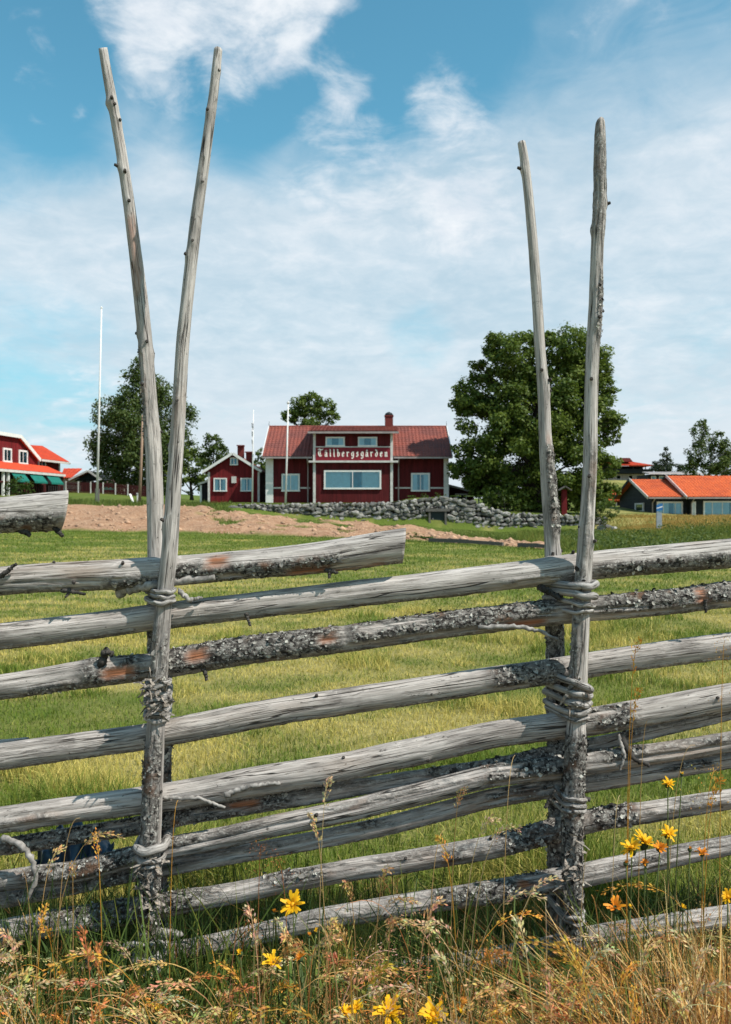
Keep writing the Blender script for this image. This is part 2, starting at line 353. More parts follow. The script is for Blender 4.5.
def ground_z(x, y):
    x = np.asarray(x, float); y = np.asarray(y, float); ys = np.maximum(y, .5)
    px = np.clip(CX + F*x/ys, -400, 1199.9); edge = np.interp(px, EDGE_PX, EDGE_Y)
    z = field_z(x, y); out = y > edge
    i = np.clip(np.searchsorted(PCOL, px, side='right') - 1, 0, len(PCOL) - 2); w = (px - PCOL[i])/(PCOL[i+1] - PCOL[i])
    zz = []
    for c in PCOL:
        e = float(np.interp(c, EDGE_PX, EDGE_Y)); pr = PROF[c]
        Y = [e] + [p[0] for p in pr] + [1600]; Z = [float(field_z((c - CX)/F*e, e))] + [H + (CY - p[1])/F*p[0] for p in pr]; Z.append(Z[-1])
        zz.append((np.array(Y), np.array(Z)))
    zp = np.zeros_like(z)
    for k in range(len(PCOL) - 1):
        s = out & (i == k)
        if s.any(): zp[s] = np.interp(y[s], *zz[k])*(1 - w[s]) + np.interp(y[s], *zz[k+1])*w[s]
    return np.where(out, zp, z)
def dirt_mask(x, y):
    px = np.clip(CX + F*x/np.maximum(y, .5), -400, 1199); edge = np.interp(px, EDGE_PX, EDGE_Y)
    top = np.interp(px, [-400, 230, 260, 300, 400, 437, 500, 545, 565], [56.6, 56.8, 57.8, 58, 57, 52, 43.5, 36, 20])
    n = fbm(x*.9, y*.45, o=3)
    lo = np.interp(px, [0, 300, 400, 437, 540], [.2, .4, 1.5, 2.0, 1.2])
    mk = sstep(y - edge - lo + n*.8, -.2, .3)*sstep(top - y + n*1.2, -.2, .4)
    patch = sstep(fbm(x*.55 + 40, y*.5, o=4) - .24 + .35*sstep(px, 200, 300)*sstep(y, 50, 56), .05, .14)*sstep(px, 170, 230)*(1 - sstep(px, 390, 430))
    return mk*(1 - patch)
gx = np.concatenate([-np.geomspace(1600, 42, 16), np.linspace(-40, -14, 60), np.linspace(-13.7, 13.7, 110), np.linspace(14, 40, 60), np.geomspace(42, 1600, 16)])
gy = np.concatenate([[-40, -10, -4], np.linspace(-1, 12, 90), np.linspace(12.3, 40, 70), np.linspace(40.3, 66, 110), np.geomspace(66.5, 140, 40), np.geomspace(150, 1600, 14)])
X, Yg = np.meshgrid(gx, gy); xf_, yf_ = X.ravel(), Yg.ravel()
Z = ground_z(xf_, yf_); dm = dirt_mask(xf_, yf_)
Z = Z + .012*fbm(xf_*1.3, yf_*1.3)*(yf_ < 40) + dm*(.30*fbm(xf_*.9, yf_*.9, o=5) + .06)
nx = len(gx); q = np.arange(len(gx)*len(gy)).reshape(len(gy), nx)
quads = np.stack([q[:-1,:-1].ravel(), q[:-1,1:].ravel(), q[1:,1:].ravel(), q[1:,:-1].ravel()], 1)
def dryness(x, y):
    band = .30*np.exp(-((y - 9.5)/3.6)**2) + .10*np.exp(-((y-16)/4)**2) - .18*np.exp(-((y - 5.2)/1.0)**2) - .22*sstep(y, 22, 36)
    rough = -.35*sstep(y, 38, 46)*sstep(-x/np.maximum(y, .5), -.255, -.20) + .36*sstep(y, 47, 55)*sstep(x/np.maximum(y, .5), .22, .27)
    return np.clip(.43 + .3*np.exp(-((y - 2.6)/.5)**2) + .9*np.exp(-((x + 1.3)**2 + (y - 4.8)**2)/.2) + .6*np.exp(-((x - .4)**2/.3 + (y - 5.6)**2/.1)) + band + rough + .75*fbm(x*.6, y*.85, o=4) + .60*fbm(x*2.3, y*2.6, o=4), 0, 1)
m, t, b = mat('ground_soil_and_grass'); v = objvec(t); n1 = noise_n(t, v, 8, 6, .7); n2 = noise_n(t, v, 1.2, 5, .7)
gcol = mixc(t, attr(t, 'dry'), (.10, .14, .024), (.36, .30, .11)); gcol = mixc(t, math_n(t, 'MULTIPLY', maprange(t, n1, .4, .7), .4), gcol, (.09, .10, .025))
dcol = mixc(t, maprange(t, n2, .3, .7), (.41, .25, .155), (.29, .16, .095)); dcol = mixc(t, maprange(t, n1, .54, .68), dcol, (.52, .36, .25)); dcol = mixc(t, maprange(t, n1, .45, .32), dcol, (.20, .105, .06))
L(t, mixc(t, attr(t, 'dirt'), gcol, dcol), b.inputs['Base Color']); b.inputs['Roughness'].default_value = .95; b.inputs['Specular IOR Level'].default_value = .1
bump(t, b, n1, .9, .08)
ground = tri_mesh('ground', np.stack([xf_, yf_, Z], 1), quads, m, attrs={'dirt': dm, 'dry': dryness(xf_, yf_)}, smooth=True); tag(ground, kind='structure')
def gz(x, y): return float(ground_z(np.array([x]), np.array([y]))[0])

# ------------------------------------------------------------------ grass blades
def blades(name, x, y, h, w, col, matl, lean=.35, z=None, segs=2, sink=.01, bias=(0, 0)):
    n = len(x); z = ground_z(x, y) if z is None else z
    a = rng.uniform(0, 2*np.pi, n); ln = np.abs(rng.normal(0, lean, n)) + .05
    dx, dy = np.cos(a)*ln + bias[0], np.sin(a)*ln + bias[1]
    f = rng.uniform(0, np.pi, n); wx, wy = np.cos(f)*w/2, np.sin(f)*w/2
    rows = []
    for k in range(segs + 1):
        s = k/segs; c = np.stack([x + dx*h*s*s, y + dy*h*s*s, z - sink + (h + sink)*s*np.sqrt(np.maximum(.05, 1 - .5*np.minimum(ln*s, 1.2)**2))], 1)
        if k == segs: rows += [c]
        else: e = np.stack([wx*(1 - .45*s), wy*(1 - .45*s), 0*x], 1); rows += [c - e, c + e]
    V = np.stack(rows, 1); k = V.shape[1]; base = (np.arange(n)*k)[:, None]; T = []
    for s in range(segs - 1): T += [[2*s, 2*s+1, 2*s+3], [2*s, 2*s+3, 2*s+2]]
    T += [[2*segs-2, 2*segs-1, 2*segs]]
    T = (base[:, None, :] + np.array(T)[None]).reshape(-1, 3)
    return tri_mesh(name, V.reshape(-1, 3), T, matl, attrs={'col': np.repeat(col, k, axis=0)})
def mixcol(f, a, b): f = np.clip(f, 0, 1)[:, None]; return np.array(a)[None]*(1-f) + np.array(b)[None]*f
def wedge(n, y0, y1, p=1.0, mar=1.5, x0=None, x1=None):
    """points over the view's ground, spread so that density falls with distance"""
    u = rng.uniform(0, 1, n); y = (y0**p + u*(y1**p - y0**p))**(1/p)
    lo, hi = (-.41*mar, .41*mar) if x0 is None else (x0, x1)
    return rng.uniform(lo, hi, n)*y, y
GREEN, GREEN2, STRAW = (.095, .165, .022), (.23, .27, .042), (.58, .48, .135)
def lawn_col(x, y):
    d = dryness(x, y) + rng.normal(0, .16, len(x)); c = mixcol(rng.uniform(0, 1, len(x)), GREEN, GREEN2)
    f = sstep(d, .42, .95)[:, None]; return c*(1-f) + np.array(STRAW)[None]*f*rng.uniform(.8, 1.15, (len(x), 1))
x, y = wedge(175000, 2.45, 13, .55, 1.35); tall = .75 + 1.9*sstep(fbm(x*1.5 + 9, y*1.5, o=3), .10, .45)
o1 = blades('lawn_grass', x, y, rng.uniform(.022, .062, len(x))*tall*np.interp(y, [2.4, 4, 6], [2.3, 1.5, 1]), rng.uniform(.003, .006, len(x))*np.interp(y, [3, 13], [.9, 2.4]), lawn_col(x, y), M['blade'], .8)
tag(o1, 'short mown green and straw coloured grass close behind the pole fence', 'grass', kind='stuff')
x, y = wedge(118000, 13, 46, .9, 1.25); px = CX + F*x/y; ok = y < np.interp(px, EDGE_PX, EDGE_Y) + 1.2; x, y = x[ok], y[ok]
o2 = blades('lawn_grass', x, y, rng.uniform(.03, .07, len(x)), rng.uniform(.016, .03, len(x))*np.interp(y, [13, 45], [1, 2.0]), lawn_col(x, y), M['blade'], .8, segs=1)
tag(o2, 'even mown green lawn stretching from mid field to the bare earth bank', 'grass', kind='stuff')
# rough meadow below the dark cottages and green verge on the bank
def notdirt(x, y): return dirt_mask(x, y) < .35
x, y = wedge(90000, 28, 64, 1.2, x0=.17, x1=.56); px = CX + F*x/y
ok = (y > np.interp(px, EDGE_PX, EDGE_Y)) & notdirt(x, y) & ~((px < 602) & (y > 58.5)); x, y, px = x[ok], y[ok], px[ok]
top = sstep(y + 3*fbm(x*.5, y*.5, o=3), 44, 56)*sstep(CX + F*x/y, 590, 640); cc = mixcol(top*.85 + rng.normal(0, .2, len(x)) - .05, (.15, .195, .034), (.50, .31, .095))
o3 = blades('meadow_grass', x, y, rng.uniform(.2, .55, len(x))*(1 + .6*fbm(x*.5, y*.5))*np.interp(y, [30, 45, 54], [1, .8, .42])*(.22 + .78*sstep(y - np.interp(px, EDGE_PX, EDGE_Y) + 1.5*fbm(x*.7, y*.7, o=3), .0, 7)), rng.uniform(.02, .05, len(x)), cc, M['blade'], .35)
tag(o3, 'tall rough meadow grass with rusty seed heads below the dark cottages', 'meadow grass', kind='stuff')
x, y = wedge(70000, 31, 66, 1.2, x0=-.50, x1=.235); px = CX + F*x/y
ok = (y > np.interp(px, EDGE_PX, EDGE_Y) - .2) & notdirt(x, y) & ~((px > 232) & (px < 602) & (y > 58.9) & (y < 60.6)); x, y, px = x[ok], y[ok], px[ok]
cc = mixcol(rng.uniform(0, 1, len(x)), (.06, .10, .018), (.17, .20, .04))
o4 = blades('verge_grass', x, y, rng.uniform(.10, .36, len(x))*(1 + .6*fbm(x*.6, y*.6))*np.where((px > 232) & (px < 602), np.interp(y, [42, 50, 56], [.9, .4, .2]), 1)*(.25 + .75*sstep(y - np.interp(px, EDGE_PX, EDGE_Y), .3, 4)), rng.uniform(.02, .045, len(x)), cc, M['blade'], .45)
tag(o4, 'patchy green grass and weeds on the bank by the stone wall', 'grass', kind='stuff')

# loose clods on the bare bank
n = 2600; x, y = wedge(n, 33, 58, 1.0, x0=-.55, x1=.2); ok = dirt_mask(x, y) > .6; x, y = x[ok], y[ok]; n = len(x); z = ground_z(x, y) + dirt_mask(x, y)*(.30*fbm(x*.9, y*.9, o=5) + .06)
r_ = np.minimum(rng.gamma(1.6, .035, n) + .025, .2); oc_ = np.array([(1,0,0),(-1,0,0),(0,1,0),(0,-1,0),(0,0,1),(0,0,-1)], float); ot = np.array([(0,2,4),(2,1,4),(1,3,4),(3,0,4),(2,0,5),(1,2,5),(3,1,5),(0,3,5)])
V = np.stack([x, y, z], 1)[:, None] + oc_[None]*(r_[:, None]*rng.uniform(.5, 1.3, (n, 6)))[..., None]*np.array([1.3, 1, .75])
clod = tri_mesh('earth_clods', V.reshape(-1, 3), ((np.arange(n)*6)[:, None, None] + ot[None]).reshape(-1, 3), simple('loose_earth', (.40, .25, .16), .95, .35, .8)); tag(clod, 'loose clods of reddish earth lying on the bare bank', 'earth', kind='stuff')
# ------------------------------------------------------------------ building helpers
def ident(p): return p
def roof_slab(name, parent, e0, e1, r1, r0, matl, pitch=.28, course=.35, thick=.09, xf=None, amp=.02):
    """pantiled roof plane: eave e0-e1, ridge r0-r1 (e0 below r0); wavy columns and stepped courses"""
    e0, e1, r1, r0 = map(Vector, (e0, e1, r1, r0)); w = (e1 - e0).length; h = ((r0 - e0).length + (r1 - e1).length)/2
    nrm = (e1 - e0).cross(r0 - e0).normalized()
    if nrm.z < 0: nrm = -nrm
    nc = max(4, int(w/pitch)*4); nr = max(2, int(h/course)); mb = MB(xf); vs = []
    for j in range(nr):
        for jj in (0, 1):
            s = (j + jj)/nr
            for i in range(nc + 1):
                u = i/nc; p = (e0.lerp(e1, u)).lerp(r0.lerp(r1, u), s)
                vs.append(p + nrm*(amp*(1 + math.cos(2*math.pi*u*w/pitch)) + (.022 if jj == 0 else 0) + random.uniform(0, .006)))
    k = nc + 1; fs = [(a*k + i, a*k + i + 1, (a+1)*k + i + 1, (a+1)*k + i) for a in range(2*nr - 1) for i in range(nc)]
    mb.add(vs, fs)
    lo = -nrm*thick; mb.ext([e0, e1, r1, r0], lo)
    return mb.build(name, matl, parent)
def window(parent, x0, x1, z0, z1, y, xf=None, fw=.09, mull=(), trans=(), curt='sides', frame='white', room='teal', depth=.10):
    """casing around a pane on a wall face at y (camera side is -y)"""
    fr = MB(xf); d = depth
    fr.box(x0, x1, y - d, y + .02, z1 - fw, z1).box(x0 - .02, x1 + .02, y - d - .02, y + .02, z0, z0 + fw)
    fr.box(x0, x0 + fw, y - d + .002, y + .02, z0 + fw, z1 - fw).box(x1 - fw, x1, y - d + .002, y + .02, z0 + fw, z1 - fw)
    o = fr.build('window', M[frame], parent)
    MB(xf).box(x0 + fw*.5, x1 - fw*.5, y - .012, y - .002, z0 + fw*.5, z1 - fw*.5).build('room', M[room], o)
    MB(xf).box(x0 + fw*.6, x1 - fw*.6, y - d*.62, y - d*.56, z0 + fw*.6, z1 - fw*.6).build('pane', M['glass'], o)
    for mx in mull: MB(xf).box(mx - .03, mx + .03, y - d*.95, y - d*.35, z0 + fw, z1 - fw).build('mullion', M[frame], o)
    for tz in trans: MB(xf).box(x0 + fw, x1 - fw, y - d*.93, y - d*.37, tz - .02, tz + .02).build('glazing_bar', M[frame], o)
    def drape(a, b_):
        n = max(6, int((b_ - a)/.04)); vs = []
        for i in range(n + 1):
            xx = a + (b_ - a)*i/n; yy = y - .028 + .012*math.sin(i*1.9); vs += [(xx, yy, z0 + fw*.7), (xx, yy, z1 - fw*.7)]
        MB(xf).add(vs, [(2*i, 2*i+2, 2*i+3, 2*i+1) for i in range(n)]).build('curtain', M['curtain'], o)
    wd = x1 - x0 - 2*fw
    if curt == 'sides': drape(x0 + fw*.8, x0 + fw + wd*.30); drape(x1 - fw - wd*.30, x1 - fw*.8)
    if curt == 'full': drape(x0 + fw*.8, x1 - fw*.8)
    if curt == 'wide': drape(x0 + fw*.8, x0 + fw + wd*.46); drape(x1 - fw - wd*.33, x1 - fw*.8)
    return o
def px_x(px, Y): return (px - CX)/F*Y
def py_z(py, Y): return H + (CY - py)/F*Y

# ------------------------------------------------------------------ main red house with the sign
YF = 68.0; zb = gz(-.6, 68.0)
main = empty('red_house', (-.6, YF, zb), 'long dark red timber house with tiled roof, dormer front and blackletter name board', 'house')
zb -= .15
x0, x1 = px_x(266, YF), px_x(448, YF); ze, zr = py_z(456.5, 67.4), py_z(427, 72.2); yr = 72.2
MB().box(x0, x1, YF, 76.4, zb, ze).build('wall', M['red'], main)
for xx in (x0, x1 - .12): MB().ext([(xx, YF + .01, ze), (xx, 76.39, ze), (xx, yr, zr - .12)], (.12, 0, 0)).build('gable_wall', M['red'], main)
dx0, dx1 = px_x(313.5, 67.0), px_x(392.5, 67.0); YD = 67.0; zde = py_z(431.5, 66.7)
el, er = px_x(262.5, 67.4), px_x(452, 67.4)
roof = roof_slab('roof', main, (el, 67.3, ze), (dx0 - .05, 67.3, ze), (dx0 - .05, yr, zr), (el, yr, zr), M['roof'])
roof_slab('roof', main, (dx1 + .05, 67.3, ze), (er, 67.3, ze), (er, yr, zr), (dx1 + .05, yr, zr), M['roof'])
roof_slab('roof', main, (er, 77.1, ze), (el, 77.1, ze), (el, yr, zr), (er, yr, zr), M['roof'])
roof_slab('dormer_roof', main, (dx0 - .38, 66.55, zde), (dx1 + .42, 66.55, zde), (dx1 + .42, yr + .1, zr + .07), (dx0 - .38, yr + .1, zr + .07), M['roof'])
MB().tube([(el, yr, zr + .02), (er, yr, zr + .02)], .10, 8).build('ridge_tiles', M['roof'], main)
for xx, sg in ((el, -1), (er, 1)):
    MB().bar((xx + sg*.03, 67.25, ze - .02), (xx + sg*.03, yr, zr + .02), .05, .2).bar((xx + sg*.03, 77.1, ze - .02), (xx + sg*.03, yr + .001, zr + .02), .05, .2).build('bargeboard', M['white'], main)
    MB().tube([(xx + sg*.02, yr, zr), (xx + sg*.02, yr, zr + .45)], [.03, .012], 6).build('finial', M['plank'], main)
MB().box(el, dx0 - .1, 67.17, 67.29, ze - .16, ze - .03).build('gutter', M['metal'], main)
MB().box(dx1 + .1, er, 67.17, 67.29, ze - .16, ze - .03).build('gutter', M['metal'], main)
for a, b_ in ((266, 273), (444, 448.5)):
    MB().box(px_x(a, YF) - .02, px_x(b_, YF) + .02, YF - .04, YF + .12, zb, ze - .1).build('corner_board', M['white'], main)
# projecting dormer front
MB().box(dx0, dx1, YD, YF + 1.5, zb, zde - .12).build('front_wall', M['red'], main)
MB().box(dx0 + .05, dx1 - .05, YF + 1.51, 72, ze + .2, zde - .1).build('dormer_side', M['red'], main)
for a in (dx0 - .03, dx1 - .16): MB().box(a, a + .19, YD - .05, YD + .12, zb, zde - .14).build('corner_board', M['offwhite'], main)
MB().box(dx0 - .40, dx1 + .44, 66.42, 66.54, zde - .16, zde - .02).build('gutter', M['metal'], main)
zs0, zs1 = py_z(460.5, YD), py_z(447.2, YD)
MB().box(dx0 - .35, dx1 + .42, YD - .30, YD - .06, zs0 - .16, zs0 - .02).build('cornice', M['offwhite'], main)
window(main, px_x(325.6, YD), px_x(344.8, YD), zs1 + .05, py_z(437, YD), YD, fw=.10, curt='sides')
window(main, px_x(358, YD), px_x(377.2, YD), zs1 + .05, py_z(437, YD), YD, fw=.10, curt='sides')
bw0, bw1 = px_x(324, YD), px_x(381.2, YD)
window(main, bw0, bw1, py_z(489.3, YD), py_z(470.3, YD), YD, fw=.12, mull=(px_x(352.6, YD),), curt='wide')
window(main, px_x(281.7, YF), px_x(299.8, YF), py_z(491.5, YF), py_z(473.8, YF), YF, fw=.12, mull=(px_x(290.7, YF),), curt='full')
window(main, px_x(411, YF), px_x(429.8, YF), py_z(491.5, YF), py_z(473, YF), YF, fw=.12, mull=(px_x(420.4, YF),), curt='sides')
zl = py_z(488, YF)
for a, b_ in ((273.5, 281.4), (300.1, 310), (395, 410.7), (430.1, 443.7)):
    MB().box(px_x(a, YF), px_x(b_, YF), YF - .035, YF + .01, zl - .05, zl + .06).build('sill_band', M['offwhite'], main)
for p, yy in ((308, YF - .10), (398.5, YF - .10)):
    xx = px_x(p, yy); MB().tube([(xx, 67.23, ze - .12), (xx, 67.3, ze - .3), (xx, yy, ze - .7), (xx, yy, zb)], .05, 8).build('downpipe', M['metal'], main)
ch = MB().box(px_x(385, 72), px_x(393, 72), 71.9, 72.6, zr - .3, py_z(416.5, 72)).box(px_x(384.4, 72), px_x(393.6, 72), 71.85, 72.65, py_z(416.5, 72), py_z(415.3, 72)).build('chimney', M['brick'], roof)
cxm = px_x(389, 72); cz = py_z(415.3, 72)
MB().tube([(cxm, 72.25, cz), (cxm, 72.25, cz + .08), (cxm, 72.25, cz + .2), (cxm, 72.25, cz + .29)], [.30, .33, .25, .08], 12).build('chimney_cap', M['capdark'], roof)
# name board with pen-drawn blackletter
board = MB().box(dx0 + .17, dx1 - .18, YD - .09, YD - .005, zs0, zs1).build('name_board', M['signred'], main)
MB().box(dx0 + .17, dx1 - .18, YD - .13, YD - .10, zs1 - .02, zs1 + .05).build('board_edge', M['offwhite'], main)
G = {  # strokes in x-height units
 'T': [[(.1,1.15),(.0,.8),(.1,.35),(.45,.05),(.85,.2)], [(-.1,1.45),(.3,1.6),(.75,1.4),(1.15,1.55)], [(.5,1.4),(.42,.9),(.5,.35)]],
 'a': [[(.05,.78),(.28,.98),(.52,.8),(.52,.1),(.66,.02)], [(.5,.62),(.1,.45),(.08,.16),(.25,.02),(.5,.2)]],
 'l': [[(.06,1.5),(.2,1.42),(.2,.12),(.36,.02)]],
 'b': [[(.06,1.5),(.18,1.42),(.18,.14),(.36,.0),(.58,.2),(.58,.72),(.4,.92),(.2,.78)]],
 'e': [[(.5,.55),(.58,.78),(.36,.98),(.12,.75),(.12,.2),(.34,.0),(.56,.16)], [(.16,.5),(.5,.6)]],
 'r': [[(.04,.92),(.18,.82),(.18,.1),(.3,.02)], [(.2,.72),(.38,.95),(.56,.84)]],
 'g': [[(.54,.9),(.3,.98),(.1,.75),(.1,.3),(.3,.1),(.54,.26)], [(.56,.96),(.56,-.2),(.36,-.4),(.1,-.28)]],
 's': [[(.54,.84),(.32,.98),(.12,.76),(.3,.54),(.52,.4),(.5,.16),(.28,.0),(.06,.14)]],
 'd': [[(.1,1.42),(.34,1.28),(.56,.85),(.56,.2),(.34,.0),(.12,.2),(.12,.66),(.34,.86),(.5,.8)]],
 'n': [[(.04,.92),(.16,.82),(.16,.1),(.28,.02)], [(.18,.74),(.42,.96),(.56,.8),(.56,.12),(.68,.02)]]}
sx = .35; zbase = zs0 + .29; xcur = px_x(318.5, YD); adv = {'T': 1.28, 'l': .62}
nib = Vector((math.cos(.75), math.sin(.75)))*.112
def pen(mb, stroke, ox):
    for (a, b_) in zip(stroke, stroke[1:]):
        a, b_ = Vector(a), Vector(b_); n2_ = Vector((-nib.y, nib.x))*.38
        pts = [q_ + sgn*nib + s2*n2_ for q_ in (a, b_) for sgn in (-1, 1) for s2 in (-1, 1)]
        c_ = sum(pts, Vector((0, 0)))/len(pts)
        # convex hull by gift wrapping on angle-sorted extreme points
        P = sorted(set((round(p.x, 5), round(p.y, 5)) for p in pts)); hull = []
        for rev in (P, P[::-1]):
            part = []
            for p in rev:
                while len(part) > 1 and (part[-1][0]-part[-2][0])*(p[1]-part[-2][1]) - (part[-1][1]-part[-2][1])*(p[0]-part[-2][0]) <= 0: part.pop()
                part.append(p)
            hull += part[:-1]
        k_ = pen.k = pen.k + 1
        mb.ext([(ox + p[0]*sx*.82, YD - .112 - .0012*(k_ % 9), zbase + p[1]*sx) for p in hull], (0, .025, 0))
pen.k = 0
word = 'T\u00e4llbergsg\u00e5rden'; total = sum(adv.get(c, .88) for c in word)*sx*.82; target = px_x(388, YD) - xcur; gap = (target - total)/(len(word) - 1)
for chh in word:
    base = {'\u00e4': 'a', '\u00e5': 'a'}.get(chh, chh); mb = MB()
    for s_ in G[base]: pen(mb, s_, xcur)
    if chh == '\u00e4': pen(mb, [(.14, 1.26), (.15, 1.27)], xcur); pen(mb, [(.46, 1.26), (.47, 1.27)], xcur)
    if chh == '\u00e5': pen(mb, [(.2,1.28),(.32,1.4),(.44,1.28),(.32,1.18),(.2,1.28)], xcur)
    mb.build('letter', M['cream'], board); xcur += adv.get(chh, .88)*sx*.82 + gap

# ------------------------------------------------------------------ small red cottage
YA = 70.0; za = gz(px_x(233, YA), YA)
an = empty('small_red_cottage', (px_x(233, YA), YA, za), 'small bright red cottage with white gable boards left of the long house', 'cottage')
za -= .2; a0, a1 = px_x(208, YA), px_x(259.5, YA); ax = px_x(233, YA); aze = py_z(471, YA); azr = py_z(454.5, YA)
slope = (azr - aze)/(a1 - ax)
MB().ext([(a0, YA, za), (a1, YA, za), (a1, YA, aze + .05), (ax, YA, azr), (a0, YA, aze + .05)], (0, 6, 0)).build('wall', M['redbright'], an)
for sg, e in ((-1, a0 - .4), (1, a1 + .2)):
    ez = azr + .06 - abs(e - ax)*slope
    r_ = roof_slab('roof', an, (e, YA - .3, ez), (e, YA + 6.2, ez), (ax, YA + 6.2, azr + .06), (ax, YA - .3, azr + .06), M['roof'])
    MB().bar((e, YA - .34, ez + .0), (ax + sg*.02, YA - .34, azr + .06), .05, .2, up=(0, 0, 1)).build('bargeboard', M['white'], an)
for a in (a0 - .01, a1 - .15): MB().box(a, a + .16, YA - .04, YA + .1, za, aze - .08).build('corner_board', M['offwhite'], an)
window(an, px_x(213.8, YA), px_x(227, YA), py_z(491.5, YA), py_z(478, YA), YA, mull=(px_x(220.4, YA),))
window(an, px_x(240.7, YA), px_x(253.5, YA), py_z(491.5, YA), py_z(478, YA), YA, mull=(px_x(247, YA),))
window(an, px_x(230.2, YA), px_x(238, YA), py_z(465.3, YA), py_z(457.6, YA), YA, mull=(px_x(234.1, YA),), curt='none')
MB().box(px_x(231.7, YA), px_x(236.3, YA), YA - .12, YA, py_z(483, YA), py_z(476.5, YA)).build('wall_lamp', M['offwhite'], an)
for p0, p1, t0, t1 in ((237, 243.5, 445, 458), (245.5, 252, 451.5, 463)):
    MB().box(px_x(p0, 72), px_x(p1, 72), 72 + p0*.001, 72.5, py_z(t1, 72), py_z(t0 + 1, 72)).box(px_x(p0 - .5, 72), px_x(p1 + .5, 72), 71.95, 72.55, py_z(t0 + 1, 72), py_z(t0, 72)).build('chimney', M['brick'], an)
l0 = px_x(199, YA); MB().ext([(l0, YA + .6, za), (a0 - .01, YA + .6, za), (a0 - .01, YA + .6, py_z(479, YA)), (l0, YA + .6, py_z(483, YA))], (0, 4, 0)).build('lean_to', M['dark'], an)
MB().bar((l0 - .15, YA + .5, py_z(484, YA)), (a0 - .02, YA + .5, py_z(480.5, YA)), .25, .14).build('lean_to_roof', M['offwhite'], an)
MB().box(l0 - .02, l0 + .12, YA + .5, YA + .6, za, py_z(485, YA)).build('post', M['white'], an)

# ------------------------------------------------------------------ red guesthouse at the left edge
PA, PB = at(64, 512, 91.0), at(0, 512, 79.0); dv = Vector((PA.x - PB.x, PA.y - PB.y, 0)).normalized(); mv = Vector((-dv.y, dv.x, 0))
if mv.y < 0 : mv = -mv
mv = mv if mv.dot(Vector((PB.x, PB.y, 0))) > 0 else -mv
def LX(p): return Vector((PB.x, PB.y, 0)) + dv*p[0] + mv*p[1] + Vector((0, 0, p[2]))
def fp(px, py, t=0.0):
    """point of image (px, py) on the facade plane set back by t: (s, t, z)"""
    r = Vector(((px - CX)/F, 1.0, 0)); o = Vector((PB.x, PB.y, 0)) + mv*t; Y = o.dot(mv)/r.dot(mv); P = r*Y
    return ((P - o).dot(dv), t, H + (CY - py)/F*Y)
zg = gz(*LX((3, 0, 0)).xy)
lh = empty('red_guesthouse', (*LX((5, 2, 0)).xy, zg), 'red two-storey guesthouse with orange roofs, white windows and green awnings', 'house')
s37, _, z37 = fp(37, 458); s18, _, z18 = fp(18, 437.5); s63, _, _ = fp(63, 470); z63 = fp(63, 462)[2]
zp = fp(32, 468.5)[2]    # porch roof top
sl = 2*s18 - s37 - 9.0 + (s37 - s18)
MB(LX).ext([(sl, 0, zg - 1.5), (s37, 0, zg - 1.5), (s37, 0, z37), (s18, 0, z18), (-3.5, 0, z18), (sl, 0, z37)], (0, 9, 0)).build('wall', M['redbright'], lh)
MB(LX).box(s37 + .01, s63, .35, 8.5, zg - 1.5, z63).build('wing_wall', M['redbright'], lh)
# clipped gable roof
rf = roof_slab('roof', lh, (s37 + .1, -.25, z37 - .15), (s37 + .1, 9.3, z37 - .15), (s18, 9.3, z18 + .06), (s18, -.25, z18 + .06), M['orangered'], xf=LX)
roof_slab('roof', lh, (-3.5, -.25, z18 + .06), (s18, -.25, z18 + .06), (s18 - .6, 3.5, z18 + .1), (-2.5, 3.5, z18 + .1), M['orangered'], xf=LX)
MB(LX).bar((s37 + .12, -.30, z37 - .2), (s18, -.30, z18 + .08), .08, .34).bar((s18 + .1, -.302, z18 + .08), (-3.6, -.302, z18 + .08), .08, .32).build('bargeboard', M['white'], lh)
e69 = fp(69, 462.5, -.2); rr = fp(42, 446, 4.0); rl = fp(26, 445, 4.0)
roof_slab('wing_roof', lh, (s37 + .3, -.25, e69[2]), (e69[0], -.25, e69[2]), (rr[0], 4, rr[2]), (rl[0], 4, rl[2]), M['orangered'], xf=LX)
roof_slab('wing_roof', lh, (e69[0], -.25, e69[2]), (e69[0], 8.6, e69[2]), (rr[0], 4.02, rr[2]), (rr[0], 4, rr[2]), M['orangered'], xf=LX)
MB(LX).box(s37 + .3, e69[0], -.36, -.26, e69[2] - .2, e69[2]).build('gutter', M['offwhite'], lh)
MB(LX).box(s63 - .22, s63 + .03, .30, .5, zp, z63 - .1).build('corner_board', M['white'], lh)
def lwin(a, b_, c, d, t=0.0, **k):
    p, q_ = fp(a, d, t), fp(b_, c, t); window(lh, p[0], q_[0], p[2], q_[2], t, xf=LX, fw=.16, **k)
lwin(2.5, 11, 448.7, 462, mull=(fp(6.5, 450)[0],), room='dark'); lwin(18.3, 27, 450.8, 464, mull=(fp(22.4, 450)[0],), room='dark')
lwin(38, 45.3, 459.8, 467.8, .35, mull=(fp(41.4, 450, .35)[0],), room='dark')
